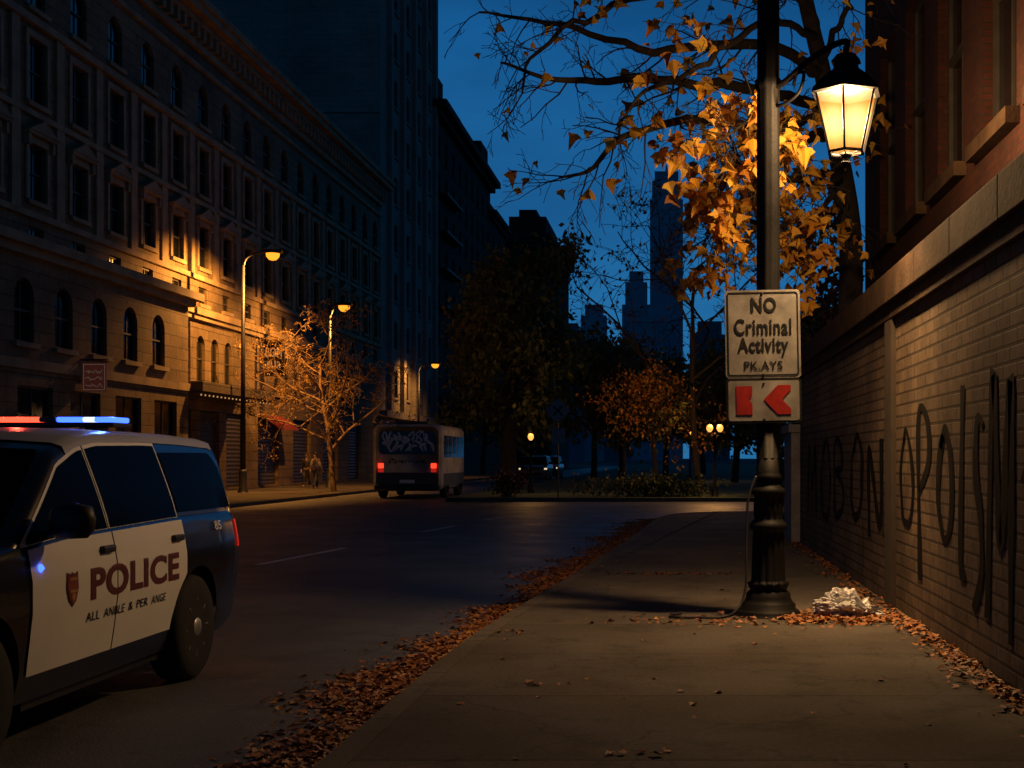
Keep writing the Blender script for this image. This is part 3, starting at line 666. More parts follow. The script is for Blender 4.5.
def make_car(label, cat, group, body, doorm, roofm, police):
    E = empty('police_car' if police else 'parked_car', (0, 0, 0), label, cat, group)
    xs = sorted(set([-2.5+5*i/70 for i in range(71)]+[w_+AR*k for w_ in WXS for k in (-1.001, -.99, -.96, -.9, .9, .96, .99, 1.001)]))
    rows = []
    for x in xs:
        zb, zt = ZB(x), tab(x, BELT); side = []
        for i in range(11): z = zb+(zt-zb)*i/10; side.append((SY(x, z), z))
        ys, zs = side[-1]
        top = [(ys-.035, zs+.02), (ys*.75, zs+.045), (ys*.4, zs+.06), (0, zs+.065)]
        half = side+top
        rows.append([(x, y, z) for y, z in half]+[(x, -y, z) for y, z in reversed(half[:-1])])
    mb = MB(); mb.grid(rows); n = len(rows[0]); N_ = len(mb.v); mb.f.append(tuple(range(n))); mb.f.append(tuple(range(N_-n, N_))); mb.build('body', body, E, True)
    mb = MB(); mb.box(-2.25, 2.25, -.66, .66, .22, 1.05); mb.box(-.95, .95, -.86, .86, .22, .6); mb.build('underbody', M['plastic'], E)
    gx = [-2.46+3.74*i/60 for i in range(61)]; rows = []
    for x in gx:
        zb, zr = tab(x, BELT)-.03, tab(x, ROOF); zr = max(zr, zb+.05); half = []
        for i in range(8): z = zb+(zr-.05-zb)*i/7; half.append((GY(x, z), z))
        ye = half[-1][0]; half += [(ye-.025, zr-.015), (ye-.08, zr+.003), (ye*.55, zr+.022), (0, zr+.03)]
        rows.append([(x, y, z) for y, z in half]+[(x, -y, z) for y, z in reversed(half[:-1])])
    mb = MB(); mb.grid(rows); n = len(rows[0]); N_ = len(mb.v); mb.f.append(tuple(range(n))); mb.f.append(tuple(range(N_-n, N_))); mb.build('cabin', body, E, True)
    mb = MB(); rows = []
    for i in range(30):
        x = -2.28+2.53*i/29; zr = tab(x, ROOF); ye = GY(x, zr-.05)
        hf = ((ye+.010, -.06), (ye+.006, -.05), (ye-.014, -.008), (ye-.08, .014), (ye*.55, .032), (0, .04))
        rows.append([(x, y, zr+dz) for y, dz in hf]+[(x, -y, zr+dz) for y, dz in reversed(hf[:-1])])
    mb.grid(rows); mb.build('roof_panel', roofm, E, True)
    mb = MB(); rows = []
    for i in range(12):
        x = .40+.80*i/11; zr = tab(x, ROOF); ye = GY(x, max(zr-.05, tab(x, BELT)))
        rows.append([(x, k*(ye-.11), zr+.012+(.02 if abs(k) < .9 else .004)) for k in (1, .5, 0, -.5, -1)])
    mb.grid(rows); mb.build('windscreen', M['car_glass'], E, True)
    def patch(xl, xr, z0, z1, fy, off, sgn, nz=12, nx=14):
        mb = MB(); rows = []
        for i in range(nz+1):
            z = z0+(z1-z0)*i/nz; a, b = xl(z), xr(z)
            rows.append([(a+(b-a)*j/nx, sgn*(fy(a+(b-a)*j/nx, z)+off), z) for j in range(nx+1)])
        mb.grid(rows); return mb
    arc = lambda z: WXS[0]+math.sqrt(max(0, .49**2-(z-WZ)**2)) if abs(z-WZ) < .49 else -9
    for sgn in (1, -1):
        for (nm, xl, xr, hx) in (('front_door', lambda z: .008, lambda z: 1.08 if z > .6 else 1.08-.25*(.6-z)*.3, .13), ('rear_door', lambda z: max(-1.16, arc(z)), lambda z: -.008, -1.0)):
            rows = []; mb = MB()
            for i in range(25):
                z0_ = i/24
                a, b = xl(.43+z0_*.74), xr(.43+z0_*.74)
                row = []
                for j in range(17):
                    x = a+(b-a)*j/16; z = .43+z0_*(tab(x, BELT)-.012-.43); row.append((x, sgn*(SY(x, z)+.008), z))
                rows.append(row)
            mb.grid(rows); dn = mb.build('door', doorm, E, True)
            hb = MB(); y = sgn*(SY(hx, 1.05)+.008)
            hb.box(hx-.085, hx+.085, min(y-sgn*.01, y+sgn*.03), max(y-sgn*.01, y+sgn*.03), 1.045, 1.09); hb.build('handle', M['plastic'], dn, bevel=.012)
            mb = MB(); rows = []; fx0, fx1 = ((.008, 1.12) if nm == 'front_door' else (-1.14, -.008))
            for i in range(19):
                x = fx0+(fx1-fx0)*i/18; zl = tab(x, BELT)-.008; zh = max(zl+.004, tab(x, ROOF)-.06)
                rows.append([(x, sgn*(GY(x, zl+(zh-zl)*k/6)+.005), zl+(zh-zl)*k/6) for k in range(7)])
            mb.grid(rows); mb.build('window_frame', doorm, dn, True)
        for (x0, x1) in ((.025, 1.055), (-1.115, -.025), (-2.27, -1.165)):
            rows = []; nx = 18
            for i in range(nx+1):
                x = x0+(x1-x0)*i/nx; zl = tab(x, BELT)+.012; zh = tab(x, ROOF)-.082
                if x0 < -2: zh = min(zh, 1.67); zh = zl+(zh-zl)*min(1, (x-x0+.32)/.42); zl += .03
                if zh < zl: zh = zl
                rows.append([(x, sgn*(GY(x, zl+(zh-zl)*k/5)+.009), zl+(zh-zl)*k/5) for k in range(6)])
            mb = MB(); mb.grid(rows); mb.build('side_window', M['car_glass'], E, True)
        mb = patch(lambda z: -2.46, lambda z: -2.30+.12*(z-.95), .92, 1.14, SY, .008, sgn, 6, 8); mb.build('tail_light', M['red_lens'], E, True)
        mb = patch(lambda z: 2.02, lambda z: 2.4, .82, .94, SY, .008, sgn, 4, 8); mb.build('headlight', M['head_light'] if not police else M['beacon_dark'], E, True)
        mb = MB(); x = .86; y = SY(x, 1.18)
        mb.lathe([(.0, -.10), (.07, -.095), (.1, -.05), (.105, .02), (.09, .09), (.0, .12)], 14)
        mo = mb.build('mirror', M['plastic'], E, True); mo.location = (x, sgn*(y+.16), 1.27); mo.scale = (.75, 1.25, .95)
        mb = MB(); mb.tube([(x, sgn*(y-.02), 1.19), (x, sgn*(y+.1), 1.22)], .03, 6); mb.build('mirror_arm', M['plastic'], E, True)
        for wx in WXS:
            mb = MB(); mb.lathe([(.24, -.12), (.34, -.125), (.375, -.1), (.385, -.06), (.385, .06), (.375, .1), (.34, .125), (.24, .12)], 36, axis='y'); wo = mb.build('wheel', M['rubber'], E, True)
            wo.location = (wx, sgn*.845, WZ)
            mb = MB(); mb.lathe([(.24, -.1), (.25, .11*sgn), (.225, .118*sgn), (.215, .07*sgn), (.0, .05*sgn)], 28, axis='y'); mb.build('rim', M['pole'], wo, True)
            for k in range(8):
                mb = MB(); a = k*PI/4; ca, sa = math.cos(a), math.sin(a)
                mb.tube([(.05*ca, sgn*.085, .05*sa), (.215*ca, sgn*.10, .215*sa)], [.03, .024], 5); mb.build('spoke', M['pole'] if wx > 0 else M['alloy'], wo)  # front spokes and hub take a darker metal to sink into the shade
            mb = MB(); mb.lathe([(.085, sgn*.06), (.085, sgn*.1), (.06, sgn*.13), (.0, sgn*.135)], 14, axis='y'); mb.build('hub', M['pole'] if wx > 0 else M['alloy'], wo, True)
    mb = MB(); mb.box(-2.56, -2.3, -.80, .80, .42, .64); mb.build('rear_bumper', M['plastic'], E, bevel=.05)
    mb = MB(); mb.box(2.3, 2.56, -.72, .72, .4, .62); mb.build('front_bumper', M['plastic'], E, bevel=.05)
    mb = MB(); mb.quad((-2.48, -.66, 1.27), (-2.48, .66, 1.27), (-2.43, .6, 1.6), (-2.43, -.6, 1.6)); mb.build('rear_window', M['car_glass'], E)
    return E
PC = make_car('black and white police SUV with red and blue light bar at the left edge', 'police car', None, M['black_paint'], M['white_paint'], M['roof_paint'], True)
sd = lambda off: (lambda u, v: (-u, SY(-u, v)+.008+off, v))
mb = MB(); text_on(mb, 'POLICE', sd(.004), -.38, 1.0, .775, .97, .035, 12, 1.06); mb.build('lettering', M['decal'], PC)
uu = -.42
for wd_ in ('ALL', 'ANBLE', '&', 'PER', 'ANGE'):
    L_ = len(wd_)*.0665*(.9 if wd_ != '&' else 1); mb = MB(); text_on(mb, wd_, sd(.004), uu, uu+L_, .65, .705, .008, 4, 1.1); mb.build('lettering', M['sign_black'], PC); uu += L_+.06
mb = MB(); text_on(mb, '85', sd(.004), 1.78, 1.92, 1.08, 1.15, .02, 3); mb.build('unit_number', M['decal_white'], PC)
sh = [(-.07, .10), (-.02, .085), (0, .10), (.02, .085), (.07, .10), (.075, 0), (.045, -.07), (0, -.105), (-.045, -.07), (-.075, 0)]
def shield(k, off, mat, zc=.87):
    mb = MB(); f = sd(off); mb.add([f(-.62+x*k, zc+y*k) for x, y in sh], [tuple(range(len(sh)))]); return mb.build('crest', mat, PC)
shield(1.0, .005, M['decal']); shield(.86, .008, M['decal_red'])
f = sd(.011)
for y0 in (.05, -.02):
    mb = MB(); mb.add([f(-.62+x, .87+y) for x, y in ((-.045, y0), (.045, y0), (.045, y0+.015), (-.045, y0+.015))], [(0, 1, 2, 3)]); mb.build('crest_mark', M['decal_gold'], PC)
mb = MB(); mb.add([f(-.62+.022*math.cos(a), .825+.022*math.sin(a)) for a in [k*PI/5 for k in range(10)]], [tuple(range(10))]); mb.build('crest_mark', M['decal_gold'], PC)
xb = -.9
mb = MB(); mb.box(xb-.15, xb+.15, -.64, .64, 1.845, 1.875); mb.box(xb-.1, xb+.1, -.5, -.42, 1.79, 1.846); mb.box(xb-.1, xb+.1, .42, .5, 1.79, 1.846)
lb = mb.build('light_bar', M['plastic'], PC, bevel=.008)
for i, (y0, y1, mt) in enumerate(((.50, .63, 'blue_hot'), (.42, .497, 'white_hot'), (.24, .417, 'blue_hot'), (.12, .237, 'beacon_dark'), (-.12, .117, 'red_hot'), (-.38, -.123, 'red_hot'), (-.63, -.383, 'red_hot'))):
    mb = MB(); mb.box(xb-.14, xb+.14, y0, y1, 1.877, 1.912); mb.build('beacon_lens', M[mt], lb, bevel=.01)
light('beacon_blue', (xb, .56, 1.97), 10, (.08, .2, 1), PC, .03); light('beacon_red', (xb, -.1, 1.97), 10, (1, .06, .03), PC, .03)
mb = MB(); mb.lathe([(.0, -.02), (.02, -.015), (.024, 0), (.0, .02)], 8, (.98, .99, 1.02), axis='y'); mb.build('blue_glint', M['blue_hot'], PC, True)  # blue reflection on the car side put in as a glowing dot
PC.location = (-4.50, 8.17, RZ); PC.rotation_euler = (0, 0, -PI/2)
pk = make_car('dark grey SUV with lit headlamps parked beyond the intersection near the big green tree', 'car', 'cars parked beyond the intersection', M['grey_paint'], M['grey_paint'], M['grey_paint'], False)
pk.location = (-9.9, 92, RZ); pk.rotation_euler = (0, 0, -PI/2)
k2 = copy_tree(pk); k2.location = (-13.2, 112, RZ); k2['label'] = 'small far grey SUV parked at the left kerb under the third street light'
k3 = copy_tree(pk); k3.location = (-9.9, 101, RZ); k3['label'] = 'far grey SUV parked just behind the nearer dark SUV under the trees'

# ------------------------------------------------------------------ bus
Bu = empty('city_bus', (-10.75, 52.0, RZ), 'short white city bus seen from behind with red tail lights and graffiti', 'bus', None, PI/2+math.radians(1.5))
mb = MB(); sec = rrect(2.76, 2.66, .30, 7); rows = []
for x, k in ((0, .91), (.03, .94), (.09, .97), (.2, 1), (6.4, 1), (6.65, .97), (6.8, .9)): rows.append([(x, y*k, 1.66+z*k) for y, z in sec])
mb.grid(rows, True); n = len(sec); N_ = len(mb.v); mb.f.append(tuple(range(n))); mb.f.append(tuple(range(N_-n, N_))); mb.build('body', M['bus_white'], Bu, True)
mb = MB(); mb.prism(rrect(2.15, .92, .12), -.012, .02, lambda x, y, z: (z, x, y+2.24)); rw = mb.build('rear_window', M['glass_dark'], Bu)
gm = MB(); rng = random.Random(9)
for j, (z0, hh) in enumerate(((2.4, .34), (2.04, .32))):
    u = -.98
    while u < .8:
        wd = rng.uniform(.16, .3); pts = catmull([(u+wd*rng.uniform(-.1, 1.1), z0+hh*rng.uniform(-.45, .9), 0) for _ in range(5)], 5)
        dx = -.016-.0006*len(gm.v)/50; ribbon(gm, [(p.x, p.y) for p in pts], .085, lambda u_, v: (dx, -u_, v)); u += wd*.9
gm.build('graffiti', M['decal_white'], rw)
mb = MB(); mb.prism(rrect(2.3, .5, .06), -.02, .02, lambda x, y, z: (z, x, y+.80)); mb.build('engine_panel', M['bus_grey'], Bu)
gm = MB(); u = -.7
while u < .7:
    wd = rng.uniform(.07, .13); pts = catmull([(u+wd*rng.uniform(0, 1), 1.5+.16*rng.uniform(-.5, .5), 0) for _ in range(4)], 4)
    dx = -.014-.0006*len(gm.v)/40; ribbon(gm, [(p.x, p.y) for p in pts], .035, lambda u_, v: (dx, -u_, v)); u += wd*1.2
gm.build('graffiti', M['sign_black'], Bu)
mb = MB(); mb.box(-.14, .12, -1.30, 1.30, .36, .56); mb.build('rear_bumper', M['plastic'], Bu, bevel=.05)
for y0 in (-1, 1):
    for z0, z1 in ((1.22, 1.42), (1.06, 1.18)):
        mb = MB(); mb.box(-.03, .06, y0*1.05-.11, y0*1.05+.11, z0, z1); mb.build('tail_light', M['tail_hot'] if z0 > 1.2 else M['red_lens'], Bu, bevel=.02)
    for wx in (1.5, 5.4):
        mb = MB(); mb.lathe([(.28, -.14), (.44, -.14), (.48, -.1), (.48, .1), (.44, .14), (.28, .14)], 24, axis='y'); wo = mb.build('wheel', M['rubber'], Bu, True); wo.location = (wx, y0*1.25, .48)
        mb = MB(); mb.lathe([(.28, -.13), (.28, .13), (.2, .1*y0), (.0, .08*y0)], 16, axis='y'); mb.build('rim', M['alloy'], wo, True)
    for k in range(5):
        mb = MB(); mb.prism(rrect(1.05, .9, .08), min(y0*1.36, y0*1.388), max(y0*1.36, y0*1.388), lambda x, y, z: (x+1.05+1.18*k, z, y+2.1)); mb.build('side_window', M['glass_dark'], Bu)
    mb = MB(); mb.box(.45, 6.3, min(y0*1.3, y0*1.392), max(y0*1.3, y0*1.392), .5, 1.0); mb.build('side_skirt', M['bus_grey'], Bu)
mb = MB(); mb.box(-.03, 0.03, -.3, .3, .62, .76); mb.build('number_plate', M['decal_white'], Bu)
mb = MB(); mb.box(.8, 3.2, -.7, .7, 2.97, 3.12); mb.build('roof_unit', M['bus_grey'], Bu, bevel=.05)
mb = MB(); mb.box(.3, 6.5, -1.15, 1.15, .3, .5); mb.build('underbody', M['plastic'], Bu)

# ------------------------------------------------------------------ street lights
def street_light(label, x, y, h, arm, power):
    E = empty('street_light', (x, y, 0), label, 'street light', 'cobra head street lights')
    mb = MB(); mb.lathe([(.22, 0), (.22, .1), (.17, .15), (.17, .9), (.13, 1.0)], 14); mb.build('base', M['pole'], E, True)
    mb = MB(); mb.tube([(0, 0, .9), (0, 0, h*.5), (0, 0, h-.4)], [.12, .095, .07], 10); mb.build('pole', M['pole'], E, True)
    mb = MB(); mb.tube(catmull([(0, 0, h-.5), (.15, 0, h-.1), (.6*arm, 0, h+.12), (arm, 0, h+.15)], 6), .045, 8); mb.build('arm', M['pole'], E, True)
    mb = MB(); mb.grid([[(arm+a, b*.26*k, h+.18+c) for b, c in ((-1, -.06), (-1, 0), (-.5, .09), (.5, .09), (1, 0), (1, -.06))] for a, k in ((-.1, .5), (.2, 1), (.6, 1), (.78, .6))])
    hd = mb.build('lamp_head', M['pole'], E, True)
    mb = MB(); mb.lathe([(.0, -.31), (.16, -.27), (.27, -.14), (.29, 0.0), (.0, .01)], 18, (arm+.38, 0, h+.11)); mb.build('lens', M['sodium'], hd, True)
    light('street_light_bulb', (arm+.38, 0, h-.25), power, (1, .40, .075), E, .05, (150, .5, 34))
    return E
street_light('street light nearest on the left sidewalk in front of the stone building', -18.65, 56, 10.2, .9, 5200)
street_light('middle street light glowing through the bare branches of the young tree', -17.55, 65.9, 9.1, .35, 2300)
street_light('farthest street light on the left, right of the bus', -19.8, 100, 8.6, .9, 900)
def globe_lamp(label, x, y, h, power, twin):
    E = empty('park_lamp', (x, y, 0), label, 'park lamp', 'globe lamps in the park')
    mb = MB(); mb.lathe([(.14, 0), (.14, .3), (.06, .4), (.045, h-.25), (.07, h-.2), (.03, h-.12)], 10); mb.build('pole', M['iron'], E, True)
    for dx in ((-.2, .2) if twin else (0,)):
        mb = MB()
        if twin: mb.tube([(0, 0, h-.3), (dx, 0, h-.2), (dx, 0, h-.1)], .025, 5)
        mb.lathe([(.06, h-.12), (.1, h-.1)], 8, (dx, 0, 0)); mb.build('bracket', M['iron'], E)
        mb = MB(); mb.lathe([(.05, h-.1), (.11, h-.02), (.13, h+.06), (.1, h+.16), (.0, h+.2)], 12, (dx, 0, 0)); mb.build('globe', M['warm_bulb'], E, True)
    light('park_lamp_bulb', (0, -.1, h+.42), power, (1, .46, .13), E, .06)
globe_lamp('twin globe park lamp across the side street just left of the black lamp post', 1.5, 50.2, 2.6, 260, True)
globe_lamp('single globe park lamp in front of the big green tree', -6.2, 55.5, 2.35, 60, False)
globe_lamp('distant single globe park lamp deep in the park right of the orange tree', .9, 84, 3.1, 120, False)

# ------------------------------------------------------------------ signs across the street
Ds = empty('traffic_sign', (-4.5, 49.6, 0), 'grey diamond traffic sign with small plate on a thin post at the park corner', 'traffic sign')
mb = MB(); mb.tube([(0, 0, 0), (0, 0, 3.75)], .03, 6); mb.build('post', M['pole'], Ds)
mb = MB(); mb.prism([(0, -.48), (.48, 0), (0, .48), (-.48, 0)], -.05, -.035, lambda x, y, z: (x, z, y+3.3)); mb.build('diamond_panel', M['sign_dim'], Ds)
mb = MB(); mb.prism(rrect(.5, .6, .04), -.05, -.035, lambda x, y, z: (x, z, y+2.35)); mb.build('plate', M['sign_dim'], Ds)
for a in (PI/4, -PI/4):
    mb = MB(); c, s_ = math.cos(a), math.sin(a); mb.prism([(c*.24-s_*.03, s_*.24+c*.03), (-c*.24-s_*.03, -s_*.24+c*.03), (-c*.24+s_*.03, -s_*.24-c*.03), (c*.24+s_*.03, s_*.24-c*.03)], -.056-.002*(a > 0), -.052, lambda x, y, z: (x, z, y+3.3))
    mb.build('cross_mark', M['sign_black'], Ds)
Bs = empty('blade_sign', (-20.9, 65.2, 5.6), 'black blade sign with white lettering hanging off the stone building near the first street light', 'sign')
mb = MB(); mb.box(.25, 1.25, -.06, .06, 0, 1.8); mb.build('panel', M['sign_black'], Bs, bevel=.02)
for z in (1.55, .2):
    mb = MB(); mb.tube([(-.2, 0, z), (.3, 0, z)], .03, 6); mb.build('bracket', M['pole'], Bs)
mb = MB(); text_on(mb, 'BON', lambda u, v: (u, -.065, v), .34, 1.16, .95, 1.45, .03); mb.build('lettering', M['sign_pale'], Bs)
mb = MB(); text_on(mb, 'BUR', lambda u, v: (u, -.065, v), .4, 1.1, .4, .75, .03); mb.build('lettering', M['sign_pale'], Bs)
Ps = empty('hanging_sign', (-19.75, 43.0, 3.7), 'square reddish brown sign board projecting from the stone building above the police car', 'sign')
mb = MB(); mb.box(.12, .92, -.04, .04, 0, .95); mb.build('panel', M['sign_brown'], Ps, bevel=.02)
mb = MB(); mb.tube([(-.1, 0, 1.05), (.95, 0, 1.05)], .025, 6); mb.tube([(.3, 0, 1.05), (.3, 0, .94)], .012, 5); mb.tube([(.75, 0, 1.05), (.75, 0, .94)], .012, 5); mb.build('bracket', M['pole'], Ps)
mb = MB(); mb.grid([[(x*.36+.52, -.043, z*.43+.475) for x, z in ((-1, -1), (1, -1), (1, 1), (-1, 1))], [(x*.335+.52, -.043, z*.405+.475) for x, z in ((-1, -1), (1, -1), (1, 1), (-1, 1))]], True); mb.build('border', M['sign_pale'], Ps)
rng = random.Random(3)
for z0, hh in ((.66, .14), (.42, .12), (.2, .1)):
    gm = MB(); pts = [(.24, z0, 0)]
    while pts[-1][0] < .78: pts.append((pts[-1][0]+rng.uniform(.02, .05), z0+rng.uniform(-.5, .5)*hh, 0))
    ribbon(gm, [(p.x, p.y) for p in catmull(pts, 3)], .025, lambda u, v: (u, -.045, v)); gm.build('scrawl', M['sign_pale'], Ps)
mb = MB(); mb.add([(-.05, -1.6, .55), (-.05, 1.6, .55), (1.0, 1.6, 0), (1.0, -1.6, 0), (1.0, 1.6, -.25), (1.0, -1.6, -.25)], [(0, 1, 2, 3), (3, 2, 4, 5), (0, 3, 5), (1, 2, 4)])
tag(mb.build('awning', M['awning'], None, loc=(-21.0, 67.3, 3.2)), 'small red shop awning under the blade sign on the stone building', 'awning')

# ------------------------------------------------------------------ people
def skin(name, pts, edges, mat, parent, root=0):
    me = bpy.data.meshes.new(name); me.from_pydata([p[0] for p in pts], edges, []); me.materials.append(mat)
    o = bpy.data.objects.new(name, me); C.objects.link(o); o.parent = parent
    o.modifiers.new('Skin', 'SKIN')
    if not me.skin_vertices: return o
    for i, p in enumerate(pts):
        r = p[1]; me.skin_vertices[0].data[i].radius = r if hasattr(r, '__len__') else (r, r); me.skin_vertices[0].data[i].use_root = (i == root)
    sm = o.modifiers.new('Sub', 'SUBSURF'); sm.levels = 1; sm.render_levels = 2
    return o
def person(label, loc, rz, top, legs, st):
    E = empty('person', loc, label, 'person', None, rz)
    J = dict(pel=((0, 0, .95), (.13, .1)), wa=((0, 0, 1.1), (.125, .09)), ch=((0, .01, 1.32), (.15, .105)), ne=((0, .015, 1.47), .055), hb=((0, .03, 1.55), .065), hm=((0, .035, 1.64), (.078, .095)), ht=((0, .03, 1.72), (.06, .07)), no=((0, .125, 1.61), .02),
             sl=((.17, .01, 1.4), .06), el=((.23, -.06*st, 1.13), .042), wl=((.24, .08*st, .9), .03), hl=((.24, .12*st, .81), .033), fl=((.235, .15*st, .74), .018), sr=((-.17, .01, 1.4), .06), er=((-.23, .04*st, 1.13), .042), wr=((-.24, .2*st, .92), .03), hr=((-.24, .23*st, .83), .033), fr=((-.235, .25*st, .76), .018),
             pl=((.09, 0, .88), .085), kl=((.095, .16*st, .5), .058), al=((.095, .2*st, .09), .042), tl=((.1, .34*st+.05, .035), .035), pr=((-.09, 0, .88), .085), kr=((-.095, -.06*st, .5), .058), ar=((-.095, -.3*st, .1), .042), tr=((-.1, -.16*st, .035), .035))
    E1 = ['pel-wa', 'wa-ch', 'ch-ne', 'ne-hb', 'hb-hm', 'hm-ht', 'hm-no', 'ch-sl', 'sl-el', 'el-wl', 'wl-hl', 'hl-fl', 'ch-sr', 'sr-er', 'er-wr', 'wr-hr', 'hr-fr', 'pel-pl', 'pl-kl', 'kl-al', 'al-tl', 'pel-pr', 'pr-kr', 'kr-ar', 'ar-tr']
    def sub(name, es, mat, grow):
        ks = []
        for e in es:
            for k in e.split('-'):
                if k not in ks: ks.append(k)
        pts = []
        for k in ks:
            r = J[k][1]; r = r if hasattr(r, '__len__') else (r, r); pts.append((J[k][0], (r[0]+grow, r[1]+grow)))
        return skin(name, pts, [tuple(ks.index(k) for k in e.split('-')) for e in es], mat, E)
    sub('body', E1, M['skin'], 0)
    sub('jacket', [e for e in E1 if e in ('pel-wa', 'wa-ch', 'ch-sl', 'sl-el', 'el-wl', 'ch-sr', 'sr-er', 'er-wr')], top, .022)
    sub('trousers', [e for e in E1 if e in ('pel-pl', 'pl-kl', 'kl-al', 'pel-pr', 'pr-kr', 'kr-ar')], legs, .018)
    mb = MB(); mb.lathe([(.085, -.02), (.1, .03), (.085, .08), (.05, .11), (.0, .12)], 12, (0, .015, 1.65)); mb.build('hair', M['hair'], E, True)
person('person in a dark jacket walking on the left sidewalk near the red awning', (-18.9, 66.5, 0), PI, M['cloth_dark'], M['cloth_dark'], 1)
person('person in pale top walking on the left sidewalk right of the dark jacketed one', (-17.6, 63.5, 0), 2.7, M['cloth_pale'], M['cloth_blue'], -1)

# ------------------------------------------------------------------ trees
LEAF = [(0, -.05), (.3, .1), (.5, .42), (.24, .5), (0, 1.0), (-.24, .5), (-.5, .42), (-.3, .1)]
def leaves(mb, pts, smin, smax, rng, flat=0, simple=False, droop=.3):
    for p in pts:
        s_ = rng.uniform(smin, smax)
        if flat: nrm = Vector((rng.gauss(0, flat), rng.gauss(0, flat), 1)).normalized()
        else: nrm = Vector((rng.gauss(0, 1), rng.gauss(0, 1)-.3, rng.gauss(0, .8)+.2)).normalized()
        a = nrm.orthogonal().normalized(); b = nrm.cross(a); th = rng.uniform(0, 2*PI)
        if not flat and droop:
            dn = (Vector((0, 0, -1))-nrm*nrm.z*-1); b2 = dn-nrm*dn.dot(nrm)
            if b2.length > .1: b = b2.normalized(); a = b.cross(nrm); th = rng.gauss(0, .8)
        X = a*math.cos(th)+b*math.sin(th); Yv = b*math.cos(th)-a*math.sin(th)
        if simple: mb.add([p, p+X*.3*s_+Yv*.45*s_+nrm*.06*s_, p+Yv*s_, p-X*.3*s_+Yv*.5*s_+nrm*.06*s_], [(0, 1, 2, 3)])
        else:
            cw = rng.uniform(.25, 1.0); cl_ = rng.uniform(.0, .55)
            if flat: cw *= .5; cl_ *= .4
            mb.add([p+X*x*s_+Yv*y*s_+nrm*(abs(x)*cw-cl_*y*y)*s_ for x, y in LEAF], [(0, 1, 2, 3, 4), (0, 4, 5, 6, 7)])
def branch(mb, lv, p, d, L, r, lvl, rng, P):
    n = 4 if lvl > 1 else 6; pts = [Vector(p)]; d = Vector(d).normalized(); q = Vector(p)
    wb_ = P['wob']*(P.get('w0', 1) if lvl == 0 else 1)
    for i in range(n):
        d = (d+Vector((rng.gauss(0, 1), rng.gauss(0, 1), rng.gauss(0, 1)))*wb_+VZ*P['up'][min(lvl, len(P['up'])-1)]).normalized()
        q = q+d*L/n; pts.append(q.copy())
    rad = [max(P.get('rmin', .006), r*(1-.6*i/n)) for i in range(n+1)]
    mb.tube(pts, rad, (9, 7, 5, 4, 3)[min(lvl, 4)], False)
    if lvl < P['levels']:
        k = P['n'][lvl]
        for j in range(k):
            t = P['t0'][lvl]+(1-P['t0'][lvl])*(j+rng.random())/k
            i = min(n-1, int(t*n)); pp = pts[i].lerp(pts[i+1], t*n-i); dd = (pts[i+1]-pts[i]).normalized()
            o = dd.orthogonal().normalized(); o = Matrix.Rotation(rng.uniform(0, 2*PI) if lvl else j*2.4+rng.uniform(-.4, .4), 3, dd) @ o
            nd = dd*math.cos(P['ang'])+o*math.sin(P['ang']*rng.uniform(.8, 1.3))
            branch(mb, lv, pp, nd, L*P['ratio'][lvl]*rng.uniform(.7, 1.2)*(1.15-.45*t), rad[i]*.62, lvl+1, rng, P)
    if lvl >= P['leaf']:
        for _ in range(P['nl']):
            t = rng.random()**.7; i = min(n-1, int(t*n))
            lv.append(pts[i].lerp(pts[i+1], t*n-i)+Vector((rng.gauss(0, 1), rng.gauss(0, 1), rng.gauss(0, 1)))*P['sp'])
def tree(name, label, cat, loc, L, r, P, seed, bark, leaf, smin, smax, group=None, lean=(0, 0, 1), simple=True):
    rng = random.Random(seed); E = empty(name, loc, label, cat, group); mb = MB(); lv = []
    branch(mb, lv, (0, 0, 0), lean, L, r, 0, rng, P); mb.build('trunk', bark, E, True)
    if lv: cm = MB(); leaves(cm, lv, smin, smax, rng, 0, simple); cm.build('crown', leaf, E)
    return E
dense = dict(levels=3, n=[13, 6, 5], t0=[.24, .15, .1], ratio=[.50, .5, .5], ang=1.0, wob=.12, w0=.3, up=[.02, .06, .0, -.05], leaf=2, nl=24, sp=.38)
tree('shade_tree', 'large dense dark green tree at the park corner right of the bus', 'tree', (-8.0, 62, 0), 9.6, .38, dense, 8, M['bark'], M['leaf_dark'], .22, .40)
bgt = [(-3.5, 84, 9.0, 'dark green tree behind the diamond traffic sign'), (-6.2, 98, 11, 'taller dark tree deeper in the park behind the diamond sign tree'), (-.8, 100, 9.5, 'dark tree in the park left of the distant globe lamp'), (3.6, 80, 8.5, 'dark round tree in the park behind the black lamp post'), (-17.5, 118, 10.5, 'dark street tree on the left sidewalk beyond the farthest street light'), (2.5, 118, 11, 'far dark tree right of centre at the back of the park'), (7.5, 62, 9, 'dark tree hidden behind the far end of the painted wall')]
dens2 = dict(dense, nl=13, n=[8, 5, 6], t0=[.28, .15, .1], ratio=[.58, .55, .5], ang=.95, sp=.5)
for i, (x, y, h, lab) in enumerate(bgt):
    tree('shade_tree', lab, 'tree', (x, y, 0), h*.72, .26, dens2, 20+i, M['bark'], M['leaf_dark'], .32, .6, 'dark trees in the park')
wisp = dict(levels=4, n=[9, 5, 5, 4], t0=[.3, .2, .15, .1], ratio=[.75, .6, .55, .55], ang=.85, wob=.16, w0=.4, up=[.0, .02, -.02, -.06], leaf=4, nl=3, sp=.06, rmin=.012)
tree('bare_tree', 'young nearly bare tree with fine branches lit orange beside the nearest street light', 'tree', (-15.4, 58.5, 0), 5.9, .13, dict(wisp, n=[11, 5, 5, 3], ratio=[.80, .62, .55, .5], ang=1.05, up=[0, .0, -.03, -.05], nl=2), 12, M['bark_grey'], M['leaf_yellow'], .08, .16)
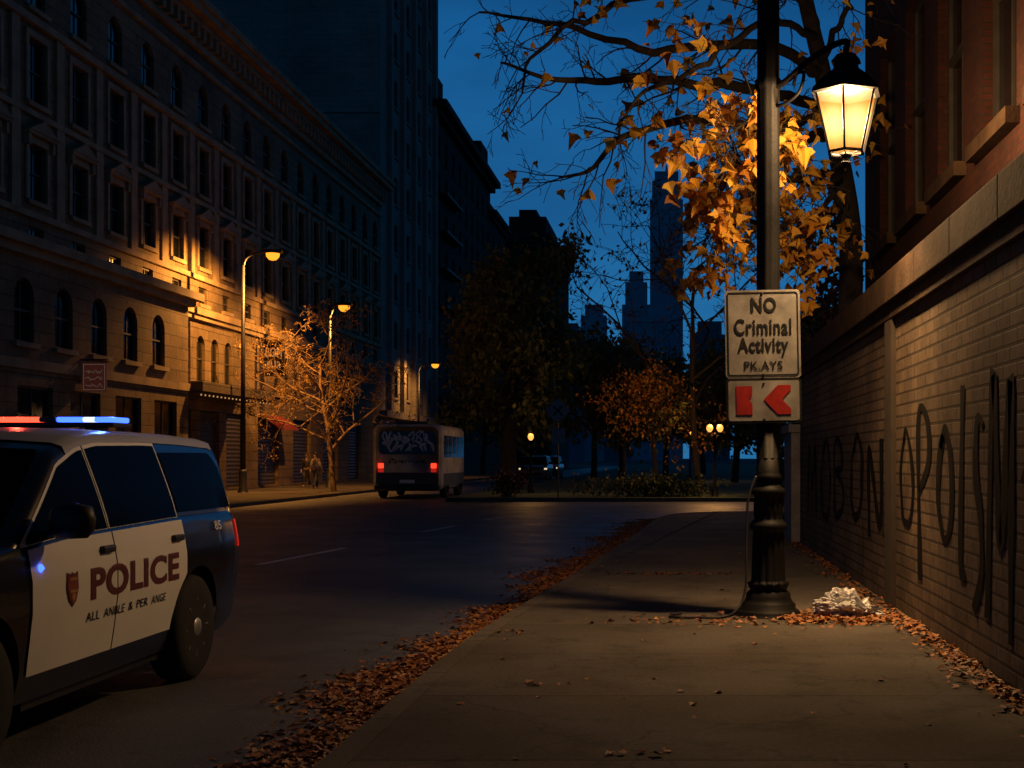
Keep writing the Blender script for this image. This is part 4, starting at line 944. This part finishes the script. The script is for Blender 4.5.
tree('bare_tree', 'slender half bare tree with fine dark branches behind the twin globe lamp', 'tree', (1.0, 54.5, 0), 9.6, .15, dict(wisp, nl=1, up=[.0, .05, .0, -.03]), 31, M['bark'], M['leaf_brown'], .14, .26, None, (-.14, 0, 1))
small = dict(levels=3, n=[9, 6, 6], t0=[.45, .15, .1], ratio=[.78, .55, .5], ang=1.05, wob=.15, w0=.4, up=[.0, .03, .0, -.05], leaf=3, nl=5, sp=.16)
tree('small_tree', 'small orange leaved tree lit by the twin globe lamp in the park', 'tree', (-.8, 55, 0), 4.3, .12, small, 44, M['bark'], M['leaf_small'], .13, .22)
# hero tree over the wall
rng = random.Random(77)
Ht = empty('maple_tree', (2.78, 21.0, 0), 'large autumn tree behind the wall with orange leaves glowing around the lantern', 'tree')
tb = MB(); lv = []; org = Vector((2.78, 21, 0))
tb.tube(catmull([V0, (-.02, 0, 2.5), at(851, 250, 21)-org, at(838, 150, 21)-org, at(822, 70, 21)-org, at(800, -30, 20.4)-org, at(790, -150, 20)-org], 5), [.24-.0050*i for i in range(31)], 12)
limbs = [([(822, 70, 21), (745, 42, 19.4), (655, 52, 18), (565, 22, 17), (478, 14, 16.4)], .08, .03), ([(828, 110, 21), (765, 92, 19), (690, 80, 17), (612, 78, 16), (548, 76, 15.5), (505, 66, 15.2)], .08, .04),
         ([(832, 135, 21), (772, 138, 18), (720, 116, 16), (660, 128, 15), (605, 160, 14.6), (562, 182, 14.4)], .075, .08), ([(840, 170, 21), (802, 180, 18), (765, 172, 16), (735, 165, 15), (712, 190, 14.6)], .06, .28),
         ([(845, 205, 21), (815, 220, 19), (780, 222, 17.4), (745, 226, 16.4), (705, 236, 16)], .06, .24), ([(815, 40, 21), (790, -20, 20), (740, -70, 18), (660, -60, 16.5), (580, -30, 16)], .07, .03),
         ([(806, -10, 20.5), (720, -20, 18), (630, 2, 16.5), (545, 40, 15.6), (520, 90, 15.2)], .06, .03), ([(830, 120, 21), (800, 120, 17.5), (770, 130, 14.8), (745, 120, 14), (720, 140, 13.8)], .05, .30), ([(838, 160, 21), (830, 195, 19), (815, 225, 18), (800, 250, 17.4)], .05, .20), ([(820, 60, 21), (840, 20, 18.5), (850, 0, 17), (830, -40, 16)], .05, .06), ([(815, 40, 21), (770, 20, 17.5), (710, 60, 15.2), (650, 100, 14.6), (620, 130, 14.4)], .05, .08)]
tw = dict(levels=4, n=[0, 0, 3, 2], t0=[0, 0, .2, .2], ratio=[0, 0, .6, .55], ang=.7, wob=.18, up=[0, 0, -.02, -.05, -.07], leaf=3, nl=1, sp=.05, rmin=.004)
for pts, r, den in limbs:
    W_ = [at(*p)-org for p in pts]; cv = catmull(W_, 6)
    cv = [p+Vector((noise.noise(p*1.7), noise.noise(p*1.7+Vector((9, 0, 0))), noise.noise(p*1.7+Vector((0, 9, 0)))))*.14 if i else p for i, p in enumerate(cv)]; n = len(cv)
    tb.tube(cv, [max(.011, 1.25*r*(1-.9*i/n)) for i in range(n)], 7)
    for i in range(4, n):
        for _ in range(2 if (i % 2 and den > .15) else 1):
            dd = (cv[i]-cv[i-1]).normalized(); o = dd.orthogonal().normalized(); o = Matrix.Rotation(rng.uniform(0, 2*PI), 3, dd) @ o
            nd = dd*.7+o*.75+Vector((0, 0, -.12)); lv2 = []
            if den < .15 and rng.random() < .22: continue
            branch(tb, lv2, cv[i], nd, rng.uniform(.55, 1.1)*(1.1-.4*i/n), max(.009, r*.3*(1-.7*i/n)), 2, rng, dict(tw, nl=6))
            keep = den*.62*(1.8 if rng.random() < .45 else .3)
            for p in lv2:
                if rng.random() < keep: lv.append(p)
tb.build('trunk', M['bark'], Ht, True)
cm = MB(); leaves(cm, lv, .09, .21, rng); cm.build('crown', M['leaf_orange'], Ht)

def shrub(label, loc, sx, sy, sz, n, leaf, s0, s1, seed, group=None):
    rng = random.Random(seed); E = empty('shrub', loc, label, 'shrub', group); mb = MB(); lv = []
    for k in range(14):
        a = rng.uniform(0, 2*PI); q = Vector((math.cos(a)*sx*.75*rng.random(), math.sin(a)*sy*.75*rng.random(), sz*rng.uniform(.5, .95)))
        mb.tube([(q.x*.3, q.y*.3, 0), (q.x*.7, q.y*.7, q.z*.6), tuple(q)], [.03, .02, .008], 4)
        for _ in range(n//14): lv.append(q+Vector((rng.gauss(0, sx*.3), rng.gauss(0, sy*.3), rng.gauss(-sz*.2, sz*.24))))
    lv = [Vector((p.x, p.y, max(.03, p.z))) for p in lv]
    mb.build('stem', M['bark'], E); cm = MB(); leaves(cm, lv, s0, s1, rng, 0, True); cm.build('crown', leaf, E)
shrub('dark shrub showing above the wall coping beside the maple trunk', (2.95, 24.2, 0), .6, 1.0, 5.4, 2400, M['leaf_brown'], .12, .24, 3)
shrub('low dark hedge along the park edge left of the twin globe lamp', (-1.2, 50.3, 0), 2.6, .6, .8, 1500, M['leaf_dark'], .12, .22, 4)
shrub('small round bush by the road beside the diamond sign post', (-6.6, 50.4, 0), .7, .5, .95, 700, M['leaf_brown'], .12, .2, 5)
shrub('dark bush at the wall end right behind the concrete pier', (2.9, 28.5, 0), 1.0, 1.4, 3.3, 2000, M['leaf_dark'], .12, .24, 6)

# ------------------------------------------------------------------ fallen leaves
rng = random.Random(8); pts = []
ks = [(p.x, p.y) for p in kc if 4.5 < p.y < 35.5]
def kx(y): return tab(y, [(b, a) for a, b in ks]) if y < 34 else -.3
while len(pts) < 17000:
    y = 5.2+29.5*rng.random()**1.45
    cl_ = noise.noise(Vector((y*.9, 1.3, 0)))*.8+.6
    off = abs(rng.gauss(0, .17))+(rng.random()**3)*.8*max(.1, cl_)
    if rng.random() > .3+cl_*.8: continue
    pts.append(Vector((kx(y)-.02-off, y, RZ+.006+max(0, .055-off*.2)*rng.random())))
mb = MB(); leaves(mb, pts, .028, .078, rng, .25); tag(mb.build('gutter_leaves', M['leaf_fallen']), 'drift of dead red brown leaves in the gutter along the kerb', 'leaves', None, 'stuff')
pts = []
for _ in range(800):
    pts.append(Vector((min(2.12, 1.0+abs(rng.gauss(.45, .4))), 12.1+rng.gauss(0, .24), .006+.025*rng.random())))
for _ in range(520):
    y = rng.uniform(7.5, 11.8); pts.append(Vector((2.17-abs(rng.gauss(0, .12))*(1+.8*noise.noise(Vector((y*1.3, 0, 0)))), y, .006+.025*rng.random())))
for _ in range(360):
    y = rng.uniform(12.5, 23); pts.append(Vector((2.17-abs(rng.gauss(0, .12)), y, .006+.02*rng.random())))
for _ in range(130): pts.append(Vector((rng.gauss(.3, .45), 12.0+rng.gauss(0, .22), .006)))
mb = MB(); leaves(mb, pts, .035, .075, rng, .25); tag(mb.build('wall_leaves', M['leaf_fallen']), 'dead leaves drifted along the wall foot and around the lamp post base', 'leaves', None, 'stuff')
pts = []
for _ in range(90): pts.append(Vector((rng.uniform(-1.6, 2.0), 6+26*rng.random()**1.2, .006)))
for cx_, cy_ in ((-.95, 8.6), (-.2, 6.6), (-1.4, 11.2)):
    for _ in range(9): pts.append(Vector((cx_+rng.gauss(0, .1), cy_+rng.gauss(0, .05), .006+.01*rng.random())))
for _ in range(140): pts.append(Vector((rng.gauss(-.1, .5), 16.8+rng.gauss(0, .10), .006)))
mb = MB(); leaves(mb, pts, .03, .07, rng, .15); tag(mb.build('scattered_leaves', M['leaf_fallen']), 'single dead leaves scattered over the sidewalk slabs', 'leaves', None, 'stuff')
